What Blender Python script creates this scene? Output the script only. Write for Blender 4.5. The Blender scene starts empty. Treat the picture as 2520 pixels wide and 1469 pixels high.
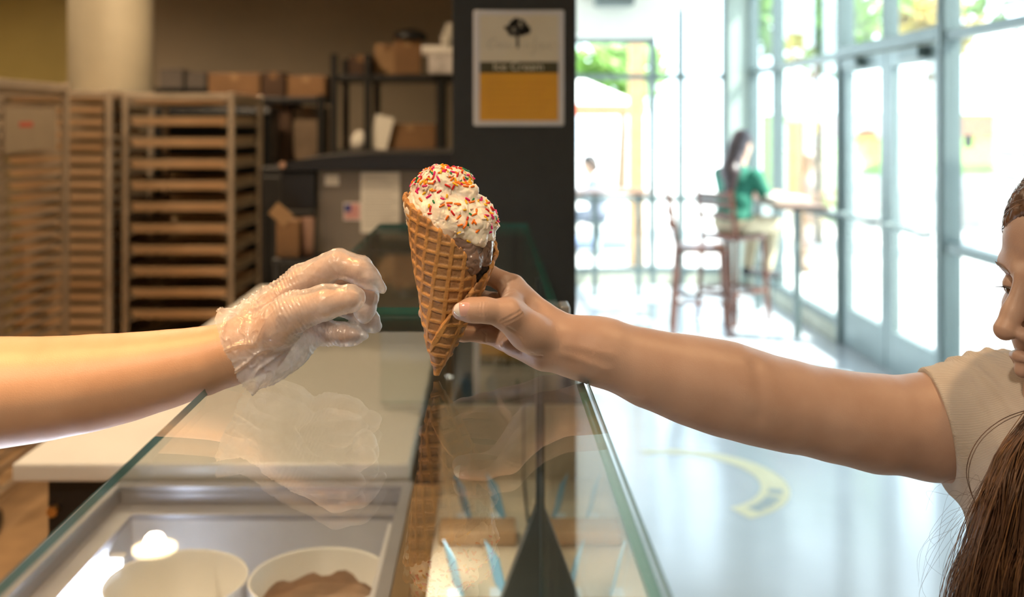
import bpy, bmesh, math, random
import numpy as np
from mathutils import Vector, Matrix, noise as mnoise
random.seed(7); np.random.seed(7)
SC = bpy.context.scene
COL = SC.collection
R = math.radians

# ------------------------------------------------------------------ camera
F = 2500.0                      # focal length in pixels of the 2520 x 1469 frame
CZ = 1.60                       # camera height above the floor
cam_d = bpy.data.cameras.new('camera'); cam = bpy.data.objects.new('camera', cam_d)
COL.objects.link(cam); SC.camera = cam
cam.location = (0, 0, CZ); cam.rotation_euler = (R(90), 0, 0)
cam_d.sensor_width = 36.0; cam_d.lens = 36.0 * F / 2520.0
cam_d.shift_x = 60.0 / 2520.0; cam_d.shift_y = -434.5 / 2520.0
cam_d.clip_start = 0.02; cam_d.clip_end = 200
cam_d.dof.use_dof = True; cam_d.dof.focus_distance = 0.99; cam_d.dof.aperture_fstop = 3.7

# ------------------------------------------------------------------ world, sun, exposure
SC.view_settings.view_transform = 'Standard'; SC.view_settings.look = 'None'
SC.view_settings.gamma = 1.0; SC.view_settings.use_curve_mapping = False
SC.view_settings.exposure = 0.5
SC.cycles.transparent_max_bounces = 20
SC.cycles.max_bounces = 6; SC.cycles.diffuse_bounces = 3; SC.cycles.glossy_bounces = 3
SC.cycles.caustics_reflective = False; SC.cycles.caustics_refractive = False
SC.cycles.sample_clamp_indirect = 6.0
W = bpy.data.worlds.new('sky'); SC.world = W; W.use_nodes = True
wb = W.node_tree.nodes['Background']
wb.inputs[0].default_value = (0.72, 0.87, 1.0, 1); wb.inputs[1].default_value = 4.4
sun_d = bpy.data.lights.new('sun', 'SUN'); sun = bpy.data.objects.new('sun', sun_d); COL.objects.link(sun)
sun_d.energy = 13.0; sun_d.angle = R(0.6); sun_d.color = (1.0, 0.95, 0.86)
sun.rotation_euler = Vector((-0.60, 0.22, -0.72)).to_track_quat('-Z', 'Y').to_euler()
sun.location = (8, 2, 12)

# ------------------------------------------------------------------ helpers
def P(px, py, Y):
    return np.array([(px - 1200.0) * Y / F, Y, CZ - (py - 300.0) * Y / F])
def PX(px, Y): return (px - 1200.0) * Y / F
def PZ(py, Y): return CZ - (py - 300.0) * Y / F

MATS = {}
def mat(name, col, rough=0.5, metal=0.0, var=0.0, vs=8.0, bump=0.0, bs=80.0, emit=None, estr=0.0,
        sss=0.0, sssr=(0.01, 0.004, 0.002), col2=None, spec=0.5, coat=0.0, wave=None, trans=0.0, detail=4.0):
    if name in MATS: return MATS[name]
    m = bpy.data.materials.new(name); m.use_nodes = True
    nt = m.node_tree; b = nt.nodes['Principled BSDF']
    b.inputs['Base Color'].default_value = (*col, 1)
    b.inputs['Roughness'].default_value = rough
    b.inputs['Metallic'].default_value = metal
    b.inputs['Specular IOR Level'].default_value = spec
    b.inputs['Coat Weight'].default_value = coat
    b.inputs['Transmission Weight'].default_value = trans
    if sss > 0:
        b.inputs['Subsurface Weight'].default_value = sss
        b.inputs['Subsurface Radius'].default_value = sssr
        b.inputs['Subsurface Scale'].default_value = 1.0
    if emit:
        b.inputs['Emission Color'].default_value = (*emit, 1); b.inputs['Emission Strength'].default_value = estr
    tc = nt.nodes.new('ShaderNodeTexCoord')
    if var > 0 or col2:
        n = nt.nodes.new('ShaderNodeTexNoise'); n.inputs['Scale'].default_value = vs; n.inputs['Detail'].default_value = detail
        nt.links.new(tc.outputs['Object'], n.inputs['Vector'])
        rp = nt.nodes.new('ShaderNodeValToRGB')
        rp.color_ramp.elements[0].position = 0.32; rp.color_ramp.elements[1].position = 0.68
        c2 = col2 if col2 else tuple(max(0, c * (1 - var)) for c in col)
        c1 = col if col2 else tuple(min(1, c * (1 + var * 0.6)) for c in col)
        rp.color_ramp.elements[0].color = (*c2, 1); rp.color_ramp.elements[1].color = (*c1, 1)
        nt.links.new(n.outputs['Fac'], rp.inputs['Fac']); nt.links.new(rp.outputs['Color'], b.inputs['Base Color'])
    if bump > 0:
        if wave:
            n = nt.nodes.new('ShaderNodeTexWave'); n.inputs['Scale'].default_value = bs
            n.bands_direction = wave; n.inputs['Distortion'].default_value = 0.6
        else:
            n = nt.nodes.new('ShaderNodeTexNoise'); n.inputs['Scale'].default_value = bs; n.inputs['Detail'].default_value = 5
        nt.links.new(tc.outputs['Object'], n.inputs['Vector'])
        bp = nt.nodes.new('ShaderNodeBump'); bp.inputs['Strength'].default_value = bump; bp.inputs['Distance'].default_value = 0.002
        nt.links.new(n.outputs['Fac'], bp.inputs['Height']); nt.links.new(bp.outputs['Normal'], b.inputs['Normal'])
    MATS[name] = m
    return m

def glass_mat(name, tint=(0.93, 0.98, 0.96), ior=1.5, rough=0.0):
    if name in MATS: return MATS[name]
    m = bpy.data.materials.new(name); m.use_nodes = True; nt = m.node_tree
    for n in list(nt.nodes):
        if n.type != 'OUTPUT_MATERIAL': nt.nodes.remove(n)
    out = [n for n in nt.nodes if n.type == 'OUTPUT_MATERIAL'][0]
    t = nt.nodes.new('ShaderNodeBsdfTransparent'); t.inputs[0].default_value = (*tint, 1)
    g = nt.nodes.new('ShaderNodeBsdfGlossy'); g.inputs['Roughness'].default_value = rough
    g.inputs['Color'].default_value = (1, 1, 1, 1)
    fr = nt.nodes.new('ShaderNodeFresnel')
    ge = nt.nodes.new('ShaderNodeNewGeometry'); mr = nt.nodes.new('ShaderNodeMapRange')   # a thin slab reflects alike on both faces
    mr.inputs['To Min'].default_value = ior; mr.inputs['To Max'].default_value = 1.0 / ior
    nt.links.new(ge.outputs['Backfacing'], mr.inputs['Value']); nt.links.new(mr.outputs[0], fr.inputs['IOR'])
    mx = nt.nodes.new('ShaderNodeMixShader')
    nt.links.new(fr.outputs[0], mx.inputs[0]); nt.links.new(t.outputs[0], mx.inputs[1]); nt.links.new(g.outputs[0], mx.inputs[2])
    nt.links.new(mx.outputs[0], out.inputs[0])
    MATS[name] = m
    return m

def tag(o, label=None, cat=None, group=None, kind=None):
    if label: o['label'] = label
    if cat: o['category'] = cat
    if group: o['group'] = group
    if kind: o['kind'] = kind
    return o
def thing(name, label, cat, loc=(0, 0, 0), group=None, kind=None):
    o = bpy.data.objects.new(name, None); COL.objects.link(o); o.location = loc
    o.empty_display_size = 0.05
    bpy.context.evaluated_depsgraph_get
    return tag(o, label, cat, group, kind)
def setparent(o, par):
    # children are authored in world space; depth one or two
    def wm(p): return Matrix.Translation(p.location) if p.parent is None else wm(p.parent) @ p.matrix_parent_inverse @ Matrix.Translation(p.location)
    o.parent = par; o.matrix_parent_inverse = wm(par).inverted()
def link(name, me, m, parent=None, smooth=False, label=None):
    o = bpy.data.objects.new(name, me); COL.objects.link(o)
    if m is not None:
        for mm in (m if isinstance(m, (list, tuple)) else [m]): me.materials.append(mm)
    if smooth:
        me.polygons.foreach_set('use_smooth', [True] * len(me.polygons))
    if parent is not None: setparent(o, parent)
    if label: o['label'] = label
    return o
def bevel(o, w=0.004, seg=2):
    b = o.modifiers.new('bevel', 'BEVEL'); b.width = w; b.segments = seg; b.limit_method = 'ANGLE'
    return o
def copy_tree(o, parent=None):
    c = o.copy(); COL.objects.link(c); c.parent = parent
    for ch in list(o.children):
        copy_tree(ch, c)
    return c

class MB:
    def __init__(s): s.v = []; s.f = []; s.mi = []; s.sm = []
    def add(s, vs, fs, mi=0, smooth=False):
        o = len(s.v); s.v += [tuple(float(c) for c in v) for v in vs]
        s.f += [tuple(i + o for i in f) for f in fs]; s.mi += [mi] * len(fs); s.sm += [smooth] * len(fs)
        return s
    def box(s, x0, x1, y0, y1, z0, z1, mi=0, rot=None, c=None):
        vs = [Vector(p) for p in [(x0, y0, z0), (x1, y0, z0), (x1, y1, z0), (x0, y1, z0), (x0, y0, z1), (x1, y0, z1), (x1, y1, z1), (x0, y1, z1)]]
        if rot is not None:
            c = Vector(c) if c is not None else Vector(((x0 + x1) / 2, (y0 + y1) / 2, (z0 + z1) / 2))
            vs = [rot @ (p - c) + c for p in vs]
        return s.add(vs, [(0, 3, 2, 1), (4, 5, 6, 7), (0, 1, 5, 4), (1, 2, 6, 5), (2, 3, 7, 6), (3, 0, 4, 7)], mi)
    def bar(s, a, b, w, h=None, mi=0):
        a = Vector(a); b = Vector(b); h = h or w; d = (b - a); L = d.length; d.normalize()
        up = Vector((0, 0, 1)) if abs(d.z) < 0.95 else Vector((0, 1, 0))
        u = d.cross(up).normalized(); v = u.cross(d).normalized()
        q = [u * (sx * w / 2) + v * (sy * h / 2) for sx, sy in ((-1, -1), (1, -1), (1, 1), (-1, 1))]
        return s.add([a + p for p in q] + [b + p for p in q], [(3, 2, 1, 0), (4, 5, 6, 7), (0, 1, 5, 4), (1, 2, 6, 5), (2, 3, 7, 6), (3, 0, 4, 7)], mi)
    def tube(s, pts, r, n=10, mi=0, caps=True, smooth=True):
        pts = [Vector(p) for p in pts]; rs = r if isinstance(r, (list, tuple)) else [r] * len(pts)
        rings = []; prev = None
        for i, p in enumerate(pts):
            d = (pts[min(i + 1, len(pts) - 1)] - pts[max(i - 1, 0)]).normalized()
            if prev is None:
                u = d.orthogonal().normalized()
            else:
                u = (prev - d * prev.dot(d)).normalized()
            prev = u; w = d.cross(u)
            rings.append([p + (u * math.cos(2 * math.pi * k / n) + w * math.sin(2 * math.pi * k / n)) * rs[i] for k in range(n)])
        o = 0; vs = [q for rr in rings for q in rr]; fs = []
        for i in range(len(rings) - 1):
            for k in range(n):
                fs.append((i * n + k, i * n + (k + 1) % n, (i + 1) * n + (k + 1) % n, (i + 1) * n + k))
        s.add(vs, fs, mi, smooth)
        if caps:
            s.add(rings[0], [tuple(range(n - 1, -1, -1))], mi); s.add(rings[-1], [tuple(range(n))], mi)
        return s
    def lathe(s, prof, c=(0, 0, 0), n=40, mi=0, smooth=True):
        vs = []; fs = []
        for r, z in prof:
            for k in range(n):
                a = 2 * math.pi * k / n
                vs.append((c[0] + r * math.cos(a), c[1] + r * math.sin(a), c[2] + z))
        for i in range(len(prof) - 1):
            for k in range(n):
                fs.append((i * n + k, i * n + (k + 1) % n, (i + 1) * n + (k + 1) % n, (i + 1) * n + k))
        return s.add(vs, fs, mi, smooth)
    def prism(s, poly, y0, y1, mi=0):      # polygon in x,z extruded along y
        n = len(poly)
        vs = [(x, y0, z) for x, z in poly] + [(x, y1, z) for x, z in poly]
        fs = [tuple(range(n)), tuple(range(2 * n - 1, n - 1, -1))] + [(i, i + n, (i + 1) % n + n, (i + 1) % n) for i in range(n)]
        return s.add(vs, fs, mi)
    def build(s, name, m, parent=None, label=None, bev=0):
        me = bpy.data.meshes.new(name); me.from_pydata(s.v, [], s.f); me.update()
        me.polygons.foreach_set('material_index', s.mi); me.polygons.foreach_set('use_smooth', s.sm)
        o = link(name, me, m, parent, label=label)
        if bev: bevel(o, bev)
        return o
def box_part(name, x0, x1, y0, y1, z0, z1, m, parent=None, bev=0, label=None, rot=None):
    return MB().box(x0, x1, y0, y1, z0, z1, rot=rot).build(name, m, parent, label, bev)

# ------------------------------------------------------------------ implicit surfaces
class SDF:
    def __init__(s, k=0.006): s.p = []; s.k = k
    def cap(s, a, b, ra, rb=None, k=None, sub=False):
        s.p.append(('c', np.array(a, float), np.array(b, float), ra, ra if rb is None else rb, s.k if k is None else k, sub)); return s
    def chain(s, pts, rs, k=None, ks=None):
        for i in range(len(pts) - 1): s.cap(pts[i], pts[i + 1], rs[i], rs[i + 1], k)
        return s
    def ell(s, c, r, rot=None, k=None, sub=False):
        s.p.append(('e', np.array(c, float), np.array(r, float), np.eye(3) if rot is None else np.array(rot, float), 0, s.k if k is None else k, sub)); return s
    def plane(s, c, n, k=0.001):           # keep the side the normal points away from
        n = np.array(n, float); s.p.append(('p', np.array(c, float), n / np.linalg.norm(n), 0, 0, k, True)); return s
    @staticmethod
    def dist(q, p):
        if q[0] == 'c':
            a, b, ra, rb = q[1:5]; ba = b - a; L = max(float(ba @ ba), 1e-12)
            pa = p - a; t = np.clip(pa @ ba / L, 0, 1)
            return np.linalg.norm(pa - t[..., None] * ba, axis=-1) - (ra + t * (rb - ra))
        if q[0] == 'e':
            l = (p - q[1]) @ q[3]; k0 = np.linalg.norm(l / q[2], axis=-1); k1 = np.linalg.norm(l / q[2] ** 2, axis=-1)
            return k0 * (k0 - 1) / np.maximum(k1, 1e-9)
        return -((p - q[1]) @ q[2])        # plane: negative on the removed side
    @staticmethod
    def comb(Fv, d, k, sub):
        if sub:
            if k < 1e-6: return np.maximum(Fv, -d)
            h = np.clip(0.5 - 0.5 * (Fv + d) / k, 0, 1); return Fv * (1 - h) + (-d) * h + k * h * (1 - h)
        h = np.clip(0.5 + 0.5 * (d - Fv) / k, 0, 1); return d * (1 - h) + Fv * h - k * h * (1 - h)
    def __call__(s, p):
        Fv = np.full(len(p), 1.0)
        for q in s.p:
            if q[0] == 'p': Fv = s.comb(Fv, s.dist(q, p), q[5], q[6]); continue
            if q[0] == 'c': r = max(q[3], q[4]) + q[5] * 1.5 + 0.02; l2 = np.minimum(q[1], q[2]) - r; h2 = np.maximum(q[1], q[2]) + r
            else: r = q[2].max() + q[5] * 1.5 + 0.02; l2 = q[1] - r; h2 = q[1] + r
            i = np.flatnonzero((p[:, 0] > l2[0]) & (p[:, 0] < h2[0]) & (p[:, 1] > l2[1]) & (p[:, 1] < h2[1]) & (p[:, 2] > l2[2]) & (p[:, 2] < h2[2]))
            if len(i): Fv[i] = s.comb(Fv[i], s.dist(q, p[i]), q[5], q[6])
        return Fv
    def bounds(s, pad=0.01):
        lo = np.full(3, 1e9); hi = -lo
        for q in s.p:
            if q[6]: continue
            if q[0] == 'c':
                for a, r in ((q[1], q[3]), (q[2], q[4])): lo = np.minimum(lo, a - r); hi = np.maximum(hi, a + r)
            else:
                r = q[2].max(); lo = np.minimum(lo, q[1] - r); hi = np.maximum(hi, q[1] + r)
        return lo - pad, hi + pad
    def grid(s, lo, hi, h):
        ax = [np.arange(lo[i], hi[i] + h, h) for i in range(3)]
        Fv = np.full([len(a) for a in ax], 1.0)
        for q in s.p:
            if q[0] == 'p' : l2, h2 = lo, hi
            elif q[0] == 'c':
                r = max(q[3], q[4]) + q[5] * 1.5 + 4 * h; l2 = np.minimum(q[1], q[2]) - r; h2 = np.maximum(q[1], q[2]) + r
            else:
                r = q[2].max() + q[5] * 1.5 + 4 * h; l2 = q[1] - r; h2 = q[1] + r
            sl = []
            for i in range(3):
                i0 = max(0, int((l2[i] - lo[i]) / h)); i1 = min(len(ax[i]), int((h2[i] - lo[i]) / h) + 2)
                sl.append(slice(i0, max(i1, i0)))
            if any(x.stop <= x.start for x in sl): continue
            g = np.stack(np.meshgrid(*[ax[i][sl[i]] for i in range(3)], indexing='ij'), -1)
            Fv[tuple(sl)] = s.comb(Fv[tuple(sl)], s.dist(q, g), q[5], q[6])
        return Fv
    def mesh(s, h, lo=None, hi=None, project=2):
        b = s.bounds(3 * h)
        lo = b[0] if lo is None else np.maximum(b[0], np.array(lo, float)); hi = b[1] if hi is None else np.minimum(b[1], np.array(hi, float))
        v, f = surface_nets(s.grid(lo, hi, h), lo, h)
        for _ in range(project):
            if len(v) == 0: break
            e = h * 0.25; f0 = s(v); g = np.stack([s(v + np.eye(3)[i] * e) - f0 for i in range(3)], -1) / e
            n2 = np.maximum((g * g).sum(-1), 0.2); st = np.clip(f0 / n2, -h, h); v = v - g * st[:, None] * 0.9
        return v, f
def surface_nets(Fv, lo, h):
    S = Fv < 0; n = Fv.shape
    cor = [(i, j, k) for i in (0, 1) for j in (0, 1) for k in (0, 1)]
    sub = lambda A, c: A[c[0]:n[0] - 1 + c[0], c[1]:n[1] - 1 + c[1], c[2]:n[2] - 1 + c[2]]
    cnt = sum(sub(S, c).astype(np.int8) for c in cor); act = (cnt > 0) & (cnt < 8)
    idx = np.argwhere(act); ids = np.full(act.shape, -1, np.int64); ids[act] = np.arange(len(idx))
    if len(idx) == 0: return np.zeros((0, 3)), []
    vals = np.stack([sub(Fv, c)[act] for c in cor], 1)
    pos = np.zeros((len(idx), 3)); num = np.zeros(len(idx))
    for a in range(8):
        for b in range(a + 1, 8):
            ca, cb = np.array(cor[a]), np.array(cor[b])
            if np.abs(ca - cb).sum() != 1: continue
            m = (vals[:, a] < 0) != (vals[:, b] < 0); t = vals[m, a] / (vals[m, a] - vals[m, b])
            pos[m] += ca + t[:, None] * (cb - ca); num[m] += 1
    v = lo + (idx + pos / num[:, None]) * h
    faces = []
    for ax in range(3):
        o1, o2 = [(1, 2), (2, 0), (0, 1)][ax]
        sl0 = [slice(None)] * 3; sl1 = [slice(None)] * 3; sl0[ax] = slice(0, n[ax] - 1); sl1[ax] = slice(1, n[ax])
        e = S[tuple(sl0)] != S[tuple(sl1)]; pts = np.argwhere(e)
        ok = (pts[:, o1] > 0) & (pts[:, o2] > 0) & (pts[:, o1] < n[o1] - 1) & (pts[:, o2] < n[o2] - 1); pts = pts[ok]
        if len(pts) == 0: continue
        ins = S[tuple(pts.T)]
        q = []
        for d1, d2 in ((-1, -1), (0, -1), (0, 0), (-1, 0)):
            pp = pts.copy(); pp[:, o1] += d1; pp[:, o2] += d2; q.append(ids[tuple(pp.T)])
        q = np.stack(q, 1); q[~ins] = q[~ins][:, ::-1]; faces.append(q)
    return v, np.concatenate(faces) if faces else []
def np_mesh(name, v, f):
    me = bpy.data.meshes.new(name); v = np.asarray(v, np.float32); f = np.asarray(f, np.int32)
    me.vertices.add(len(v)); me.vertices.foreach_set('co', v.ravel())
    me.loops.add(f.size); me.loops.foreach_set('vertex_index', f.ravel())
    me.polygons.add(len(f)); me.polygons.foreach_set('loop_start', np.arange(0, f.size, f.shape[1]))
    me.polygons.foreach_set('use_smooth', np.ones(len(f), bool))
    me.update(calc_edges=True); me.validate()
    return me
def join_vf(parts):
    V = []; Fc = []; o = 0
    for v, f in parts:
        if len(v) == 0: continue
        V.append(v); Fc.append(np.asarray(f) + o); o += len(v)
    return np.concatenate(V), np.concatenate(Fc)
def vnormals(v, f):
    v = np.asarray(v); f = np.asarray(f)
    n = np.cross(v[f[:, 2]] - v[f[:, 0]], v[f[:, 3]] - v[f[:, 1]]); out = np.zeros_like(v)
    for i in range(4): np.add.at(out, f[:, i], n)
    return out / np.maximum(np.linalg.norm(out, axis=1), 1e-12)[:, None]
def sdf_normals(s, v, e=0.0006):
    f0 = s(v); g = np.stack([s(v + np.eye(3)[i] * e) - f0 for i in range(3)], -1)
    return g / np.maximum(np.linalg.norm(g, axis=1), 1e-12)[:, None]
def custom_normals(me, n):
    if len(me.vertices) == len(n): me.normals_split_custom_set_from_vertices([tuple(x) for x in n])
def polydist(v, pts):
    d = np.full(len(v), 1e9)
    for a, b in zip(pts[:-1], pts[1:]):
        ba = b - a; t = np.clip((v - a) @ ba / (ba @ ba), 0, 1); d = np.minimum(d, np.linalg.norm(v - a - t[:, None] * ba, axis=1))
    return d
def creases(s, v, lines, N):
    dz = np.zeros(len(v))
    for pts, dep, wid in lines:
        q = [np.array(p) for p in pts]
        for _ in range(4):                      # drop the line onto the surface
            q = [p - sdf_normals(s, p[None])[0] * s(p[None])[0] for p in q]
        near = np.linalg.norm(v - np.mean(q, 0), axis=1) < 0.06
        d = polydist(v[near], q); dz[near] -= dep * np.exp(-(d / wid) ** 2); dz[near] += dep * 0.45 * np.exp(-((d - 2.1 * wid) / (1.2 * wid)) ** 2)
    return dz
def strand_mesh(strands, sub_=5, sides=3):
    # strands: (control points, radius, material index); smooth tubes for all of them at once
    groups = {}
    for pts, r, mi in strands: groups.setdefault(len(pts), []).append((np.asarray(pts, float), r, mi))
    V = []; Fc = []; MI = []; off = 0
    for n, lst in groups.items():
        C = np.stack([a for a, _, _ in lst]); Rr = np.array([b for _, b, _ in lst]); mi = np.array([c for _, _, c in lst])
        C = np.concatenate([C[:, :1], C, C[:, -1:]], 1); Q = []
        for i in range(1, n):
            a, b, c, d = C[:, i - 1], C[:, i], C[:, i + 1], C[:, i + 2]
            for k in range(sub_):
                t = k / sub_; Q.append(0.5 * (2 * b + (c - a) * t + (2 * a - 5 * b + 4 * c - d) * t ** 2 + (3 * b - a - 3 * c + d) * t ** 3))
        Q.append(C[:, -1]); Q = np.stack(Q, 1); m_ = Q.shape[1]
        D = np.gradient(Q, axis=1); D /= np.maximum(np.linalg.norm(D, axis=2), 1e-9)[..., None]
        U = np.cross(D, np.array([0.31, 0.85, 0.42])); U /= np.maximum(np.linalg.norm(U, axis=2), 1e-9)[..., None]; Wd = np.cross(D, U)
        rad = Rr[:, None] * (1 - 0.75 * np.linspace(0, 1, m_)[None] ** 3)
        ring = np.stack([Q + (U * math.cos(2 * math.pi * k / sides) + Wd * math.sin(2 * math.pi * k / sides)) * rad[..., None] for k in range(sides)], 2)
        S_ = len(lst); idx = np.arange(S_ * m_ * sides).reshape(S_, m_, sides) + off
        for k in range(sides):
            k2 = (k + 1) % sides; f_ = np.stack([idx[:, :-1, k], idx[:, :-1, k2], idx[:, 1:, k2], idx[:, 1:, k]], -1).reshape(-1, 4); Fc.append(f_); MI.append(np.repeat(mi, m_ - 1))
        V.append(ring.reshape(-1, 3)); off += S_ * m_ * sides
    return np.concatenate(V), np.concatenate(Fc), np.concatenate(MI)
_G = np.random.RandomState(4).normal(size=(512, 3)); _G /= np.linalg.norm(_G, axis=1)[:, None]
def pnoise(p):
    i = np.floor(p).astype(np.int64); f = p - i; u = f * f * f * (f * (f * 6 - 15) + 10); out = 0
    for a in (0, 1):
        for b in (0, 1):
            for c in (0, 1):
                h = ((i[:, 0] + a) * 73856093 ^ (i[:, 1] + b) * 19349663 ^ (i[:, 2] + c) * 83492791) & 511
                d = (_G[h] * (f - (a, b, c))).sum(1)
                w = (u[:, 0] if a else 1 - u[:, 0]) * (u[:, 1] if b else 1 - u[:, 1]) * (u[:, 2] if c else 1 - u[:, 2])
                out = out + w * d
    return out * 1.5
def fbm(v, scale, octs=3, off=0.0):
    p = np.asarray(v) * scale + np.array([off, 0.37, 0.71]); r = 0; a = 1.0
    for k in range(octs): r = r + a * pnoise(p); p = p * 2.03; a *= 0.57
    return r
# ------------------------------------------------------------------ materials of the setting
m_floor = mat('polished_floor', (0.50, 0.55, 0.60), 0.16, var=0.10, vs=1.2, bump=0.02, bs=14)
m_tile = mat('kitchen_floor_tile', (0.36, 0.22, 0.11), 0.45, var=0.25, vs=6)
m_wall = mat('kitchen_wall_paint', (0.36, 0.30, 0.22), 0.7, var=0.06, vs=3, bump=0.05, bs=200)
m_olive = mat('olive_wall_tile', (0.42, 0.34, 0.12), 0.35, var=0.1, vs=2)
m_ceil = mat('ceiling_paint', (0.62, 0.58, 0.52), 0.8, var=0.04, vs=4)
m_white_wall = mat('cafe_wall_paint', (0.72, 0.74, 0.68), 0.7, var=0.05, vs=2)
m_col = mat('column_paint', (0.34, 0.30, 0.22), 0.55, var=0.06, vs=5)
m_pillar = mat('dark_pillar_paint', (0.013, 0.016, 0.017), 0.55, var=0.15, vs=30, bump=0.04, bs=300)
m_frame = mat('window_frame_aluminium', (0.15, 0.20, 0.20), 0.4, metal=0.3, var=0.05, vs=6)
m_curb = mat('sill_stone', (0.42, 0.44, 0.36), 0.6, var=0.15, vs=8)
m_pane = glass_mat('window_glass', (0.97, 0.99, 0.985))
RX = 2.58; BY = 10.0; HT = 2.95; CEIL = 3.15

def struct(name, mb, m, label, cat, bev=0):
    o = mb.build(name, m, None, label, bev); return tag(o, None, cat, None, 'structure')
struct('floor', MB().box(0.05, RX + 0.06, -3, BY + 0.1, -0.12, 0), m_floor, 'pale polished cafe floor in front of the glass walls', 'floor')
struct('floor_kitchen', MB().box(-5, 0.05, -3, 7.3, -0.12, 0), m_tile, 'brown tiled floor behind the serving counter', 'floor')
struct('wall_back', MB().box(-2.92, 0.25, 7.2, 7.35, 0, CEIL), m_wall, 'plain dim brown wall behind the racks and shelving', 'wall')
struct('wall_back_olive', MB().box(-5, -2.92, 7.2, 7.35, 0, CEIL), m_olive, 'olive yellow wall section left of the round column', 'wall')
struct('wall_left', MB().box(-5.15, -5, -3, 7.35, 0, CEIL), m_wall, 'brown kitchen side wall beyond the tall racks', 'wall')
struct('wall_front', MB().box(-5.15, RX + 0.1, -3.15, -3, 0, CEIL), m_white_wall, 'plain wall facing the glass walls of the cafe', 'wall')
struct('wall_partition', MB().box(0.12, 0.24, 3.12, 7.35, 0, CEIL), m_white_wall, 'partition between kitchen and cafe seating behind the dark pillar', 'wall')
struct('wall_right', MB().box(RX - 0.05, RX + 0.1, -3, 3.3, 0, CEIL), m_white_wall, 'solid wall beside the storefront glass', 'wall')
struct('ceiling', MB().box(-5.15, RX + 0.12, -3.15, BY + 0.1, CEIL, CEIL + 0.15), m_ceil, 'pale ceiling over kitchen and cafe', 'ceiling')
struct('wall_header', MB().box(RX - 0.1, RX + 0.12, 3.3, BY + 0.1, HT, CEIL), m_white_wall, 'white header above the storefront glass', 'wall')
struct('wall_soffit', MB().box(0.2, 1.62, 9.55, BY + 0.1, 2.42, CEIL), m_white_wall, 'pale bulkhead above the far window with a dark speaker under it', 'wall')
struct('wall_far', MB().box(0.2, 0.62, 9.95, BY + 0.1, 0, 2.42), m_white_wall, 'short far cafe wall hidden behind the pillar', 'wall')
struct('wall_far_header', MB().box(1.62, RX + 0.12, 9.95, BY + 0.12, HT, CEIL), m_white_wall, 'white header above the far window', 'wall')
# round column
cx, cy = PX(274, 5.9), 5.9
o = MB().lathe([(0.235, 0), (0.235, CEIL)], (cx, cy, 0), 48).build('round_column', m_col, None, 'round cream column rising behind the tall racks'); tag(o, None, 'column', None, 'structure')
# dark square pillar
o = box_part('square_pillar', PX(1113, 2.8), PX(1419, 2.8), 2.8, 3.12, 0, CEIL, m_pillar, None, 0.006, 'dark charcoal square pillar carrying the framed menu sign'); tag(o, None, 'pillar', None, 'structure')
# corner column between the two glass walls
o = box_part('corner_column', 2.34, RX + 0.02, 9.86, 10.1, 0, HT, mat('corner_column_paint', (0.36, 0.44, 0.40), 0.6, var=0.05), None, 0.01, 'pale green corner column between the two glass walls'); tag(o, None, 'column', None, 'structure')

# --------------------------------------------------------------- glazing
def glazed(n, fixed, a0, a1, rails, axis, label, post=0.06, top=HT, bottom=0.14, panes=True, depth=0.10):
    root = thing('window_%d' % n, label, 'window', (fixed, (a0 + a1) / 2, 0) if axis == 'x' else ((a0 + a1) / 2, fixed, 0), None, 'structure')
    def bx(name, u0, u1, w0, w1, z0, z1, m, bev=0.003):
        if axis == 'x': return box_part(name, fixed + w0, fixed + w1, u0, u1, z0, z1, m, root, bev)
        return box_part(name, u0, u1, fixed + w0, fixed + w1, z0, z1, m, root, bev)
    d = depth / 2
    bx('mullion', a0, a0 + post / 2, -d, d, 0, top, m_frame); bx('mullion', a1 - post / 2, a1, -d, d, 0, top, m_frame)
    zs = [bottom] + list(rails) + [top]
    for z in zs[:-1]: bx('rail', a0 + post / 2, a1 - post / 2, -d * 0.8, d * 0.8, z - 0.025, z + 0.03, m_frame)
    bx('rail', a0 + post / 2, a1 - post / 2, -d * 0.8, d * 0.8, top - 0.05, top, m_frame)
    for z0, z1 in zip(zs[:-1], zs[1:]):
        bx('pane', a0 + post / 2, a1 - post / 2, -0.004, 0.004, z0 + 0.03, (z1 - 0.025) if z1 != top else top - 0.05, m_pane, 0)
    bx('sill', a0 + post / 2, a1 - post / 2, -d, d, 0, bottom - 0.025, m_curb)
    return root
glazed(1, RX, 9.02, 9.86, (0.90, 2.08), 'x', 'tall storefront window beside the corner column')
glazed(2, RX, 7.36, 9.02, (0.90, 2.08), 'x', 'wide storefront window behind the seated woman')
glazed(3, RX, 4.20, 5.66, (0.90, 2.08), 'x', 'storefront window with a small black notice, beyond the doors')
glazed(4, RX, 3.30, 4.20, (0.90, 2.08), 'x', 'storefront window next to the solid wall')
glazed(5, BY, 0.62, 1.62, (0.84, 2.04), 'y', 'far window looking onto the patio umbrella', top=2.42)
glazed(6, BY, 1.62, 1.90, (0.84, 2.04), 'y', 'narrow far window beside the tan post')
glazed(7, BY, 1.90, 2.34, (0.84, 2.04), 'y', 'far window next to the corner column')
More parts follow.
